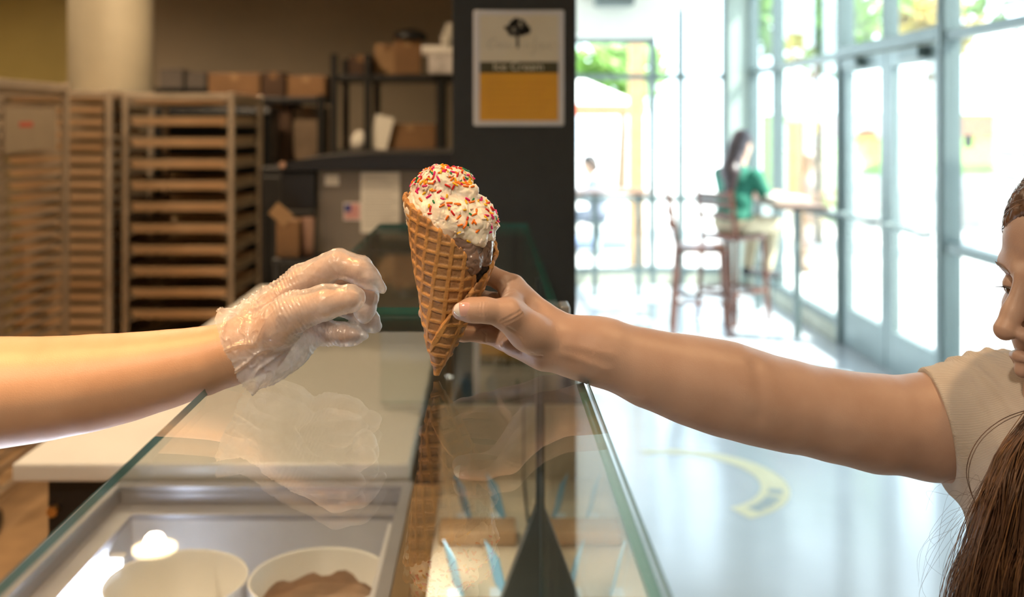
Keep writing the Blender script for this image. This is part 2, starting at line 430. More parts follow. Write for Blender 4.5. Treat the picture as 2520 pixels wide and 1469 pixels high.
# the doors, two leaves under a transom window
m_door = mat('door_aluminium', (0.22, 0.28, 0.28), 0.35, metal=0.4, var=0.05)
def door(n, y0, y1, handle_y, label):
    root = thing('door_%d' % n, label, 'door', (RX, (y0 + y1) / 2, 0), None, 'structure')
    g = 0.008
    for a, b in ((y0 + g, y0 + 0.09), (y1 - 0.09, y1 - g)): box_part('stile', RX - 0.03, RX + 0.03, a, b, 0.01, 2.05, m_door, root, 0.004)
    box_part('kick_plate', RX - 0.03, RX + 0.03, y0 + 0.09, y1 - 0.09, 0.01, 0.28, m_door, root, 0.004)
    box_part('top_rail', RX - 0.03, RX + 0.03, y0 + 0.09, y1 - 0.09, 1.95, 2.05, m_door, root, 0.004)
    box_part('pane', RX - 0.004, RX + 0.004, y0 + 0.09, y1 - 0.09, 0.28, 1.95, m_pane, root)
    bar = MB().tube([(RX - 0.03, y0 + 0.12, 0.95), (RX - 0.09, y0 + 0.12, 0.95), (RX - 0.09, y1 - 0.12, 0.95), (RX - 0.03, y1 - 0.12, 0.95)], 0.016, 10)
    bar.build('push_bar', m_door, root)
    box_part('door_closer', RX - 0.10, RX - 0.03, handle_y - 0.14, handle_y + 0.14, 1.97, 2.04, m_frame, root, 0.006)
door(1, 6.51, 7.31, 7.0, 'glass door leaf with push bar, hinged beside the wide storefront window')
door(2, 5.71, 6.51, 6.0, 'glass door leaf with push bar, next to the window with the black notice')
root = thing('window_8', 'transom window above the two glass doors', 'window', (RX, 6.51, 2.1), None, 'structure')
for y in (5.66, 7.31): box_part('door_post', RX - 0.06, RX + 0.06, y, y + 0.05, 0, HT, m_frame, root, 0.004)
box_part('transom_bar', RX - 0.06, RX + 0.06, 5.71, 7.31, 2.06, 2.14, m_frame, root, 0.004)
box_part('mullion', RX - 0.05, RX + 0.05, 6.49, 6.53, 2.14, HT, m_frame, root, 0.003)
for a, b in ((5.71, 6.49), (6.53, 7.31)): box_part('pane', RX - 0.004, RX + 0.004, a, b, 2.14, HT, m_pane, root)
# small black notice on the glass
o = box_part('door_notice', RX - 0.008, RX - 0.005, 5.40, 5.48, 1.465, 1.53, mat('black_vinyl', (0.03, 0.03, 0.035), 0.4, var=0.1), None, 0.0, 'small black notice stuck to the storefront glass'); tag(o, None, 'notice')
# dark speaker under the soffit, white pendant
sp = thing('ceiling_speaker', 'dark grey speaker box hanging from the pale bulkhead', 'speaker', (1.15, 9.45, 2.6))
box_part('cabinet', 1.0, 1.36, 9.37, 9.55, 2.68, 2.84, mat('speaker_grey', (0.16, 0.2, 0.19), 0.6, var=0.1), sp, 0.02)
box_part('grille', 1.02, 1.34, 9.36, 9.375, 2.70, 2.82, mat('speaker_grille', (0.1, 0.12, 0.12), 0.7, bump=0.4, bs=400), sp, 0.004)
pl = thing('pendant_lamp', 'white cylinder pendant lamp hanging near the far window', 'lamp', (1.66, 9.0, 2.55))
MB().lathe([(0.0, 0.42), (0.10, 0.42), (0.115, 0.40), (0.115, 0.0), (0.105, 0.0), (0.105, 0.38), (0, 0.38)], (1.66, 9.0, 2.60), 32).build('shade', mat('pendant_white', (0.85, 0.87, 0.85), 0.5, var=0.03), pl)
MB().tube([(1.66, 9.0, 3.0), (1.66, 9.0, CEIL)], 0.006, 8).build('rod', m_frame, pl)

# --------------------------------------------------------------- ceiling downlights
m_lens = mat('lamp_lens', (1, 0.9, 0.75), 0.4, emit=(1.0, 0.74, 0.42), estr=14.0)
m_trim = mat('lamp_trim', (0.7, 0.68, 0.62), 0.4, var=0.03)
def downlight(x, y, power, label, r=0.10, color=(1.0, 0.74, 0.47), blend=0.7, size=150):
    t = thing('ceiling_downlight', label, 'lamp', (x, y, CEIL - 0.02), 'warm downlights set in the ceiling')
    MB().lathe([(r + 0.03, 0.02), (r + 0.03, 0.004), (r + 0.02, -0.004), (r, 0.0), (r, 0.02)], (x, y, CEIL - 0.02), 36).build('trim_ring', m_trim, t)
    MB().lathe([(0.0001, 0.006), (r * 0.6, 0.006), (r, 0.008)], (x, y, CEIL - 0.02), 32).build('lens', m_lens, t)
    l = bpy.data.lights.new('downlight_lamp', 'SPOT'); l.energy = power; l.color = color; l.spot_size = R(size); l.spot_blend = blend; l.shadow_soft_size = 0.045
    lo = bpy.data.objects.new('lamp', l); COL.objects.link(lo); lo.location = (x, y, CEIL - 0.035); setparent(lo, t)
downlight(-1.596, 4.87, 135, 'warm round downlight over the tall pan racks')
downlight(-0.72, 0.72, 150, 'warm round downlight over the serving counter and the gloved arm', color=(1.0, 0.50, 0.17), size=62, blend=1.0)
downlight(-2.6, 2.4, 120, 'warm round downlight over the kitchen aisle')
downlight(-0.9, 2.9, 60, 'warm round downlight over the black wire shelving')
downlight(0.95, 0.9, 34, 'warm round downlight over the customer reaching out', color=(1.0, 0.62, 0.30))
downlight(-3.2, 5.6, 80, 'warm round downlight beside the olive wall')
downlight(-0.75, -0.6, 112, 'warm fill lamp added over the near end of the counter', color=(1.0, 0.80, 0.58))  # added on the camera side to brighten cone and hands
downlight(0.9, -1.3, 18, 'weak fill lamp added over the near end of the customer side', color=(1.0, 0.84, 0.66))  # second added fill for the foreground, out of view
# ------------------------------------------------------------------ outside
m_conc = mat('sunlit_concrete', (0.62, 0.60, 0.57), 0.8, var=0.08, vs=1.5)
m_grass = mat('lawn', (0.20, 0.34, 0.06), 0.9, var=0.3, vs=5, bump=0.4, bs=30)
m_brick = mat('red_brick', (0.40, 0.18, 0.13), 0.8, var=0.2, vs=12)
m_leaf = [mat('leaf_green', (0.16, 0.32, 0.05), 0.6, var=0.35, vs=3), mat('leaf_yellow', (0.55, 0.40, 0.08), 0.6, var=0.3, vs=3), mat('leaf_dark', (0.06, 0.20, 0.08), 0.6, var=0.3, vs=3)]
m_bark = mat('bark', (0.20, 0.14, 0.09), 0.9, var=0.3, vs=20)
def outst(name, mb, m, label, cat): return tag(mb.build(name, m, None, label), None, cat, None, 'structure')
outst('pavement', MB().box(RX + 0.06, 40, -8, 60, -0.14, -0.02).box(-20, RX + 0.06, BY + 0.1, 60, -0.14, -0.02), m_conc, 'sunlit concrete pavement outside the glass walls', 'pavement')
outst('retaining_wall', MB().box(5.6, 22, 15.4, 15.7, -0.02, 0.77), m_conc, 'low pale retaining wall below the lawn outside', 'wall')
outst('lawn', MB().add([(5.6, 15.7, 0.70), (22, 15.7, 0.70), (22, 18.2, 1.32), (5.6, 18.2, 1.32), (5.6, 15.7, -0.02), (22, 15.7, -0.02), (22, 18.2, -0.02), (5.6, 18.2, -0.02)],
      [(0, 1, 2, 3), (4, 7, 6, 5), (0, 4, 5, 1), (1, 5, 6, 2), (2, 6, 7, 3), (3, 7, 4, 0)]), m_grass, 'sloping green lawn above the low retaining wall', 'lawn')
outst('brick_wall', MB().box(5.6, 24, 18.2, 18.5, -0.02, 1.70), m_brick, 'red brick terrace wall behind the lawn', 'wall')
outst('upper_lawn', MB().box(5.8, 26, 18.5, 21.5, -0.02, 1.75), m_grass, 'upper lawn above the red brick terrace wall', 'lawn')
def tree(x, y, z0, h, cr, kind, label, trunk=0.14, n=900, leaf=0.22, flat=0.8):
    t = thing('tree', label, 'tree', (x, y, z0), 'trees outside the glass walls')
    MB().tube([(x, y, z0), (x + 0.05, y, z0 + h * 0.4), (x, y + 0.05, z0 + h * 0.75)], [trunk, trunk * 0.7, trunk * 0.35], 10).build('trunk', m_bark, t)
    rng = random.Random(int(x * 100 + y * 7)); mb = MB()
    lobes = [(x + rng.uniform(-.5, .5) * cr, y + rng.uniform(-.5, .5) * cr, z0 + h * 0.72 + rng.uniform(-.35, .45) * cr, cr * rng.uniform(.4, .62)) for _ in range(9)]
    for i in range(n):
        lx, ly, lz, lr = lobes[i % 9]
        d = Vector((rng.gauss(0, 1), rng.gauss(0, 1), rng.gauss(0, 1))).normalized() * lr * rng.uniform(.6, 1.05)
        c = Vector((lx, ly, lz)) + Vector((d.x, d.y, d.z * flat))
        u = Vector((rng.gauss(0, 1), rng.gauss(0, 1), rng.gauss(0, 1))).normalized(); w = u.orthogonal().normalized()
        s = leaf * rng.uniform(.5, 1)
        mb.add([c - u * s, c + w * s * .5, c + u * s, c - w * s * .5], [(0, 1, 2, 3)])
    o = mb.build('foliage', m_leaf[kind], t); o['kind'] = 'stuff'
tree(4.35, 13.6, -0.02, 4.2, 1.2, 0, 'green tree outside the wide storefront window')
tree(6.9, 12.2, -0.02, 4.6, 1.15, 0, 'leafy green tree outside above the glass doors')
tree(8.6, 19.8, 1.75, 2.2, 1.0, 1, 'yellow autumn tree on the upper lawn')
tree(11.6, 20.2, 1.75, 3.2, 1.2, 0, 'bushy green tree on the upper lawn')
tree(-0.3, 21.0, -0.02, 3.6, 1.5, 0, 'light green tree beyond the patio umbrella')
tree(3.0, 22.8, -0.02, 3.7, 1.4, 0, 'round green tree behind the tan patio post')
# hedge and building at the far right
hb = thing('campus_building', 'pale building with teal glass windows beyond the storefront', 'building', (11.5, 17.2, 0))
bz = MB().box(8.4, 22, 14.3, 15.3, -0.02, 5.0); bz.build('wall', mat('building_render', (0.78, 0.80, 0.80), 0.8, var=0.05), hb)
m_teal = mat('teal_window_glass', (0.10, 0.34, 0.36), 0.12, var=0.2, vs=1.5)
for i in range(4):
    for j, (z0, z1) in enumerate(((0.35, 1.1), (1.75, 2.5), (3.1, 4.1))):
        x0 = 8.75 + i * 1.35
        f = box_part('window', x0, x0 + 1.1, 14.26, 14.32, z0, z1, m_teal, hb)
        box_part('window_bar', x0 + 0.53, x0 + 0.57, 14.24, 14.27, z0, z1, m_frame, f)
mb = MB(); rng = random.Random(3)
for i in range(1400):
    c = Vector((rng.uniform(6.85, 8.6), rng.uniform(13.2, 13.8), rng.uniform(0.75, 1.45))); u = Vector((rng.gauss(0, 1), rng.gauss(0, 1), rng.gauss(0, 1))).normalized(); w = u.orthogonal().normalized(); s = 0.09
    mb.add([c - u * s, c + w * s * .5, c + u * s, c - w * s * .5], [(0, 1, 2, 3)])
hd = thing('hedge', 'dark green clipped hedge in a pale planter outside', 'hedge', (7.7, 13.5, 0))
o = mb.build('foliage', m_leaf[2], hd); o['kind'] = 'stuff'
box_part('planter', 6.75, 8.7, 13.1, 13.9, -0.02, 0.78, m_conc, hd, 0.02)
sg = thing('blue_sign', 'blue and white sign panel on a post outside', 'sign', (5.32, 10.2, 0))
box_part('panel', 5.20, 5.48, 10.18, 10.22, 1.33, 1.75, mat('sign_white', (0.75, 0.8, 0.85), 0.5, var=0.05), sg, 0.004)
box_part('panel_field', 5.27, 5.46, 10.172, 10.18, 1.40, 1.70, mat('sign_blue', (0.10, 0.28, 0.7), 0.5, var=0.05), sg)
MB().tube([(5.34, 10.23, -0.02), (5.34, 10.23, 1.6)], 0.02, 8).build('post', m_frame, sg)
ps = thing('signpost', 'brown post outside carrying a blue box and a yellow plate', 'signpost', (3.42, 10.9, 0))
MB().tube([(3.42, 10.9, -0.02), (3.42, 10.9, 2.1)], 0.06, 12).build('post', mat('post_brown', (0.28, 0.17, 0.10), 0.7, var=0.2), ps)
box_part('box', 3.2, 3.6, 10.78, 10.86, 1.6, 2.05, mat('sign_box_blue', (0.25, 0.30, 0.42), 0.5, var=0.1), ps, 0.01)
box_part('plate', 3.36, 3.48, 10.76, 10.78, 1.48, 1.62, mat('yellow_plate', (0.7, 0.5, 0.05), 0.5, var=0.05), ps)
# tan post on the far patio
o = box_part('patio_post', 1.60, 1.76, 11.4, 11.56, -0.02, 2.6, mat('tan_wood', (0.50, 0.30, 0.14), 0.7, var=0.2, vs=10), None, 0.008, 'tan wooden patio post outside the far window'); tag(o, None, 'post')
# patio umbrella with red border
um = thing('patio_umbrella', 'white patio umbrella with a red border outside the far window', 'umbrella', (1.15, 16.0, 0))
mb = MB(); n = 8; ring = [(1.15 + 1.35 * math.cos(2 * math.pi * k / n), 16 + 1.35 * math.sin(2 * math.pi * k / n), 1.86) for k in range(n)]
mb.add([(1.15, 16, 2.42)] + ring, [(0, k + 1, (k + 1) % n + 1) for k in range(n)]); mb.build('canopy', mat('canvas_white', (0.8, 0.78, 0.74), 0.8, var=0.03), um)
mb = MB(); lowr = [(x, y, 1.70) for x, y, z in ring]
mb.add(ring + lowr, [(k, (k + 1) % n, n + (k + 1) % n, n + k) for k in range(n)]); mb.build('valance', mat('canvas_red', (0.62, 0.14, 0.07), 0.8, var=0.1), um)
MB().tube([(1.15, 16, -0.02), (1.15, 16, 2.46)], 0.025, 10).build('pole', m_frame, um)
MB().lathe([(0.0001, 0.0), (0.3, 0.0), (0.3, 0.05), (0.04, 0.1), (0.0001, 0.1)], (1.15, 16, -0.02), 24).build('base', m_frame, um)
o = box_part('patio_step', 0.3, 1.85, 12.8, 13.3, -0.02, 0.10, mat('step_blue', (0.16, 0.22, 0.36), 0.6, var=0.1), None, 0.01, 'low blue grey step on the patio outside the far window'); tag(o, None, 'step')
ec = thing('sun_block_canopy', 'unseen flat canopy added outside to keep sun off the near floor', 'canopy', (4.2, 2.6, 0))  # unseen slab and posts, added to block sun from the near floor
box_part('roof', RX + 0.14, 6.2, -3.0, 5.0, 3.3, 3.45, m_conc, ec)
for y in (-2.0, 1.2, 4.6): box_part('post', 6.0, 6.12, y, y + 0.12, -0.02, 3.3, m_frame, ec)
# ------------------------------------------------------------------ kitchen
m_steel = mat('brushed_steel', (0.20, 0.17, 0.135), 0.45, metal=0.4, var=0.12, vs=4)
m_alu = mat('dull_aluminium', (0.62, 0.52, 0.40), 0.38, metal=0.6, var=0.2, vs=6)
m_black = mat('black_metal', (0.012, 0.012, 0.012), 0.45, var=0.2, vs=20)
m_blackp = mat('black_plastic', (0.010, 0.010, 0.011), 0.4, var=0.2, vs=10)
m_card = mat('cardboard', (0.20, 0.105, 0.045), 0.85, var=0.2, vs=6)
m_card2 = mat('pale_cardboard', (0.32, 0.19, 0.09), 0.85, var=0.2, vs=6)
m_paper = mat('paper_white', (0.72, 0.68, 0.60), 0.7, var=0.04, vs=6)
m_counter = mat('counter_white', (0.80, 0.77, 0.72), 0.3, var=0.03, vs=8)

def rack(x0, x1, y0, y1, z1, levels, label):
    cx, cy = (x0 + x1) / 2, (y0 + y1) / 2
    t = thing('pan_rack', label, 'rack', (cx, cy, 0), 'tall aluminium pan racks')
    p = 0.028
    for x in (x0, x1 - p):
        for y in (y0, y1 - p): box_part('post', x, x + p, y, y + p, 0.10, z1, m_alu, t, 0.003)
    for z in (z1 - 0.04, 0.12):
        box_part('frame_rail', x0 + p, x1 - p, y0, y0 + p, z, z + 0.035, m_alu, t, 0.003)
        box_part('frame_rail', x0 + p, x1 - p, y1 - p, y1, z, z + 0.035, m_alu, t, 0.003)
        for x in (x0, x1 - p): box_part('frame_rail', x, x + p, y0 + p, y1 - p, z, z + 0.035, m_alu, t, 0.003)
    me = None
    for z in levels:
        for x, s in ((x0 + p, 1), (x1 - p, -1)):
            mb = MB().box(min(x, x + s * 0.03), max(x, x + s * 0.03), y0 + 0.004, y1 - 0.004, z - 0.004, z).box(min(x, x + s * 0.003), max(x, x + s * 0.003), y0 + 0.004, y1 - 0.004, z, z + 0.014)
            mb.build('runner', m_alu, t)
    for x in (x0 + 0.014, x1 - 0.014):
        for y in (y0 + 0.014, y1 - 0.014):
            c = MB().tube([(x - 0.014, y, 0.05), (x + 0.014, y, 0.05)], 0.05, 18); c.tube([(x, y, 0.05), (x, y, 0.10)], 0.01, 8); c.build('caster', m_black, t)
    return t
m_pan = mat('pan_aluminium', (0.80, 0.62, 0.42), 0.30, metal=0.6, var=0.15, vs=3)
def pan_mesh(w, d, h=0.03):
    mb = MB(); t = 0.012
    x0, x1, y0, y1 = -w / 2, w / 2, -d / 2, d / 2
    o = [(x0, y0), (x1, y0), (x1, y1), (x0, y1)]; i = [(x0 + t, y0 + t), (x1 - t, y0 + t), (x1 - t, y1 - t), (x0 + t, y1 - t)]
    vs = [(x, y, h) for x, y in o] + [(x, y, 0) for x, y in i] + [(x, y, h - 0.002) for x, y in o] 
    fs = [(k, (k + 1) % 4, 4 + (k + 1) % 4, 4 + k) for k in range(4)] + [(4, 5, 6, 7)]
    # outer skin a little below for thickness
    vs2 = [(x * 1.0, y * 1.0, h - 0.006) for x, y in o] + [(x, y, -0.002) for x, y in i]
    b = len(vs); vs += vs2
    fs += [(b + k, b + 4 + k, b + 4 + (k + 1) % 4, b + (k + 1) % 4) for k in range(4)] + [(b + 7, b + 6, b + 5, b + 4)] + [(k, b + k, b + (k + 1) % 4, (k + 1) % 4) for k in range(4)]
    mb.add(vs, fs); return mb
ORD = ('first second third fourth fifth sixth seventh eighth ninth tenth eleventh twelfth thirteenth fourteenth fifteenth sixteenth seventeenth eighteenth nineteenth twentieth twenty-first twenty-second twenty-third twenty-fourth twenty-fifth').split()
lvC = [PZ(y, 5.0) - 0.012 for y in range(250, 800, 53)] + [0.50, 0.39, 0.28]
rack(-1.80, -1.25, 5.0, 5.65, 1.745, lvC, 'aluminium pan rack with wide gaps between its sheet pans')
proto = pan_mesh(0.475, 0.62, 0.042).build('sheet_pan', m_pan)
first = True
for i, z in enumerate(lvC):
    o = proto if first else proto.copy()
    if not first: COL.objects.link(o)
    first = False
    o.location = (-1.525, 5.325, z + 0.003)
    tag(o, 'aluminium sheet pan on the %s level from the top of the widely spaced rack' % ORD[i], 'pan', 'sheet pans in the widely spaced rack')
lvB = [1.70 - 0.062 * i for i in range(25)]
rack(-2.42, -1.86, 5.02, 5.67, 1.76, lvB, 'pan rack with closely spaced pans, standing behind the nearest rack')
for i, z in enumerate(lvB):
    o = proto.copy(); COL.objects.link(o); o.location = (-2.14, 5.345, z + 0.003)
    tag(o, 'sheet pan on the %s level from the top of the closely stacked rack' % ORD[i], 'pan', 'sheet pans in the closely stacked rack')
lvA = [1.72 - 0.052 * i for i in range(30)]
rack(-2.47, -1.90, 3.92, 4.62, 1.775, lvA, 'nearest pan rack, its side of close runners facing the counter')
cv = MB().box(-1.898, -1.890, 3.98, 4.45, 1.48, 1.66); o = cv.build('paper_notice', mat('cloudy_plastic', (0.34, 0.27, 0.19), 0.3, var=0.05), None, 'cloudy plastic sheet hung on the side of the nearest rack'); tag(o, None, 'notice')
o = box_part('notice_print', -1.8895, -1.8890, 4.10, 4.22, 1.58, 1.60, mat('print_red', (0.5, 0.1, 0.06), 0.7), o)
# food packet on the wide rack
o = MB().box(-1.72, -1.40, 5.12, 5.45, 0, 0.03).build('bread_packet', mat('orange_wrap', (0.55, 0.24, 0.03), 0.4, var=0.4, vs=20), None, 'orange wrapped packet lying on a pan of the widely spaced rack', 0.008); o.location.z = lvC[4] + 0.008; tag(o, None, 'packet')

# black wire shelving units
def shelving(x0, x1, y0, y1, posts_x, shelves, ztop, label):
    t = thing('shelving_unit', label, 'shelf', ((x0 + x1) / 2, (y0 + y1) / 2, 0), 'black shelving units')
    for x in posts_x:
        for y in (y0 - 0.0, y1 + 0.0): MB().tube([(x, y, 0), (x, y, ztop)], 0.022, 10).build('post', m_black, t)
    for z in shelves: box_part('shelf', x0, x1, y0, y1, z - 0.035, z, m_black, t, 0.004)
    return t
Y6 = 6.0
shelving(PX(812, Y6), PX(1113, Y6) + 0.1, Y6, 6.5, (PX(822, Y6), PX(905, Y6), PX(1082, Y6)), (0.3, 0.85, 1.43, 1.88), 2.0, 'open black shelving unit carrying cartons beside the pillar')
shelving(PX(500, Y6), PX(800, Y6), Y6, 6.5, (PX(510, Y6), PX(790, Y6)), (0.3, 0.8, 1.30, 1.745), 1.76, 'black shelving unit with dark cartons behind the wide pan rack')
def carton(px0, px1, py0, z0, y0, d, m, label, flap=0, name='carton', rz=0):
    x0, x1 = PX(px0, y0), PX(px1, y0); z1 = PZ(py0, y0); zz = z0 + 0.001
    t = thing(name, label, 'box', ((x0 + x1) / 2, y0 + d / 2, zz), 'cartons on the shelving')
    box_part('body', x0, x1, y0, y0 + d, zz, z1, m, t, 0.006)
    xm = (x0 + x1) / 2
    box_part('tape', xm - 0.02, xm + 0.02, y0 - 0.001, y0 + d + 0.001, z1 - 0.04, z1 + 0.0012, m_card2 if m is m_card else m_card, t)
    return t
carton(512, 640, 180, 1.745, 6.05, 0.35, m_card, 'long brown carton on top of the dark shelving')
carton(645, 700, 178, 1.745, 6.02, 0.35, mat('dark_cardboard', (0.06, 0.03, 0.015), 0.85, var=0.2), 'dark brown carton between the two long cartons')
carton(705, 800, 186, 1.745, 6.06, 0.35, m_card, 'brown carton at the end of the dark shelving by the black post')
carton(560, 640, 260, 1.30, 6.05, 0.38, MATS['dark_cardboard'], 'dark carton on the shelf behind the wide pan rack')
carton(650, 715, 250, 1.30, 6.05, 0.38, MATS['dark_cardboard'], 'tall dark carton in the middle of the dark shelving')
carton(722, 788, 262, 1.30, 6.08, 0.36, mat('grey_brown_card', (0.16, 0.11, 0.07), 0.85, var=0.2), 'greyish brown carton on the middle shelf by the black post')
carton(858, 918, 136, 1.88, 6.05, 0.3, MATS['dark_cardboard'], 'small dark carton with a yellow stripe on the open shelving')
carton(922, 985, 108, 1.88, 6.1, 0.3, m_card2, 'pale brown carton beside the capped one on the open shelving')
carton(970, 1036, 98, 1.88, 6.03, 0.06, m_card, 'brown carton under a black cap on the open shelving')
o = MB().lathe([(0.0001, 0.0), (0.10, 0.0), (0.105, 0.02), (0.085, 0.05), (0.04, 0.065), (0.0001, 0.068)], (PX(1008, 6.05), 6.1, PZ(98, 6.02) + 0.001), 28).build('round_lid', m_blackp, None, 'rounded black lid resting on a brown carton'); tag(o, None, 'lid')
carton(945, 1072, 305, 1.43, 6.05, 0.3, m_card, 'open brown carton on the middle shelf of the open shelving')
o = MB().box(-0.055, 0.055, -0.004, 0.004, 0, 0.20, rot=Matrix.Rotation(R(14), 3, 'Y')).build('paper_pad', m_paper, None, 'white pad leaning on the open brown carton'); o.location = (PX(938, 6.02), 5.99 + 0.03, 1.437); tag(o, None, 'pad')
o = MB().lathe([(0.0001, 0), (0.05, 0), (0.05, 0.07), (0.03, 0.10), (0.02, 0.115), (0.0001, 0.12)], (PX(885, 6.1), 6.1, 1.431), 24).build('white_jar', m_paper, None, 'small white jar standing on the middle shelf of the open shelving'); tag(o, None, 'jar')
# white tray and goods at the pillar end
wt = thing('white_tray', 'white tray with rolled goods on the shelving beside the pillar', 'tray', (PX(1075, 5.9), 6.0, 1.88))
box_part('box', PX(1054, 5.9), PX(1130, 5.9), 5.92, 6.2, 1.881, 1.99, mat('white_goods', (0.62, 0.58, 0.56), 0.6, var=0.3, vs=12), wt, 0.01)
MB().tube([(PX(1036, 5.9), 6.0, 2.02), (PX(1150, 5.9), 6.0, 2.02)], 0.032, 16).build('roll', mat('bright_paper', (0.92, 0.88, 0.82), 0.6, var=0.02), wt)
for i in range(3): MB().lathe([(0.02, 0), (0.035, 0.06), (0.038, 0.061), (0.03, 0.0)], (PX(1098 + i * 6, 5.9), 6.0, 2.052 + i * 0.035), 18).build('cup', m_paper, wt)
lg = thing('wall_ledge', 'narrow grey wall ledge between the column and the shelving', 'ledge', (PX(445, 7.0), 7.1, PZ(218, 7.0)))
box_part('board', PX(375, 7.0), PX(520, 7.0), 6.92, 7.2, PZ(218, 7.0) - 0.03, PZ(218, 7.0), m_black, lg, 0.003)
for x in (390, 500): MB().bar((PX(x, 7.0), 7.19, PZ(218, 7) - 0.2), (PX(x, 7.0), 6.95, PZ(218, 7) - 0.035), 0.02).build('bracket', m_black, lg)
m_greyb = mat('grey_box', (0.20, 0.17, 0.15), 0.7, var=0.1)
for a, b, t_, l_ in ((392, 450, 170, 'wider grey box on the wall ledge by the column'), (458, 506, 178, 'narrower grey box on the wall ledge by the shelving')):
    o = box_part('storage_box', PX(a, 6.95), PX(b, 6.95), 6.95, 7.15, PZ(218, 7.0) + 0.001, PZ(t_, 6.95), m_greyb, None, 0.006, l_); tag(o, None, 'box')

fr_ = thing('dark_rack_backing', 'slim black cupboard added behind the widely spaced pan rack to darken its gaps', 'cupboard', (-1.57, 5.84, 0))  # invented black backing that makes the gaps between the pans dark
box_part('body', -1.93, -1.22, 5.72, 5.96, 0.02, 1.68, m_blackp, fr_, 0.01)
box_part('door', -1.925, -1.225, 5.70, 5.72, 0.1, 1.66, m_black, fr_, 0.008)
MB().tube([(-1.28, 5.685, 0.7), (-1.28, 5.685, 1.3)], 0.012, 8).build('handle', m_alu, fr_)
box_part('plinth', -1.92, -1.23, 5.73, 5.95, 0.0, 0.02, m_black, fr_)
# ------------------------------------------------ counter behind the case
ct = thing('serving_counter', 'white topped counter with black front beside the display case', 'counter', (-0.6, 3.1, 0))
box_part('worktop', -0.975, -0.16, 2.08, 4.35, 0.862, 0.90, m_counter, ct, 0.006)
box_part('carcass', -0.925, -0.17, 2.14, 4.33, 0.0, 0.862, m_blackp, ct, 0.003)
box_part('front_panel', -0.92, -0.16, 2.125, 2.14, 0.1, 0.855, m_blackp, ct, 0.003)
MB().lathe([(0.0001, 0.012), (0.012, 0.010), (0.014, 0.0)], (0, 0, 0), 18)
k = MB().tube([(-0.905, 2.125, 0.79), (-0.905, 2.108, 0.79)], 0.011, 16); k.build('lock', mat('brass', (0.6, 0.34, 0.12), 0.3, metal=0.9, var=0.1), ct, 'brass lock')

# machine with steel back, black cover, papers and flag sticker
mc = thing('counter_machine', 'steel kitchen machine with black rounded cover standing on the counter', 'machine', (-0.38, 3.9, 0.90))
YM = 3.6
mx0, mx1 = PX(781, YM), PX(1113, YM) + 0.06
box_part('body', mx0, mx1, YM, 4.2, 0.915, PZ(418, YM), m_steel, mc, 0.006)
prof = [(PX(690, YM), PZ(420, YM)), (PX(690, YM), PZ(402, YM)), (PX(740, YM), PZ(392, YM)), (PX(820, YM), PZ(383, YM)), (PX(920, YM), PZ(378, YM)), (mx1, PZ(375, YM)), (mx1, PZ(418, YM) + 0.001), (mx0, PZ(418, YM) + 0.001)]
MB().prism(prof, YM - 0.03, 4.2).build('cover', m_blackp, mc)
box_part('side_housing', PX(692, YM), mx0 - 0.001, YM - 0.02, 4.2, PZ(518, YM), PZ(421, YM), m_blackp, mc, 0.01)
MB().tube([(PX(700, YM), YM - 0.021, PZ(405, YM)), (PX(700, YM), YM - 0.04, PZ(405, YM))], 0.012, 14).build('knob', mat('copper_knob', (0.55, 0.33, 0.22), 0.4, metal=0.6, var=0.1), mc)
for x in (mx0 + 0.03, mx1 - 0.03): box_part('foot', x - 0.02, x + 0.02, 3.63, 4.15, 0.901, 0.915, m_blackp, mc)
sh = box_part('instruction_sheet', PX(888, YM), PX(984, YM), YM - 0.003, YM - 0.001, PZ(573, YM), PZ(424, YM), m_paper, mc, label='white instruction sheet taped on the steel')
for i in range(9):
    z = PZ(440 + i * 14, YM)
    box_part('print_line', PX(896, YM), PX(955 + (i * 37) % 25, YM), YM - 0.0034, YM - 0.003, z - 0.002, z + 0.002, mat('print_grey', (0.35, 0.33, 0.30), 0.7), sh)
box_part('label', PX(800, YM), PX(834, YM), YM - 0.003, YM - 0.001, PZ(456, YM), PZ(430, YM), m_paper, mc)
# flag sticker: stripes and canton
fx0, fx1, fz0, fz1 = PX(846, YM), PX(888, YM), PZ(542, YM), PZ(498, YM)
fl = box_part('flag_sticker', fx0, fx1, YM - 0.003, YM - 0.001, fz0, fz1, mat('sticker_white', (0.75, 0.7, 0.66), 0.6), mc, label='small flag sticker with red stripes and blue corner')
for i in range(7):
    h = (fz1 - fz0 - 0.012) / 13; z = fz1 - 0.006 - h * (2 * i + 1)
    box_part('stripe', fx0 + 0.003, fx1 - 0.003, YM - 0.0036, YM - 0.003, z, z + h, mat('flag_red', (0.55, 0.05, 0.04), 0.6), fl)
box_part('canton', fx0 + 0.003, fx0 + 0.026, YM - 0.0042, YM - 0.0036, fz1 - 0.006 - 7 * h, fz1 - 0.006, mat('flag_blue', (0.04, 0.05, 0.22), 0.6), fl)
box_part('handle', PX(938, YM), PX(990, YM), YM - 0.04, YM - 0.02, PZ(560, YM), PZ(551, YM), m_black, mc, 0.003)
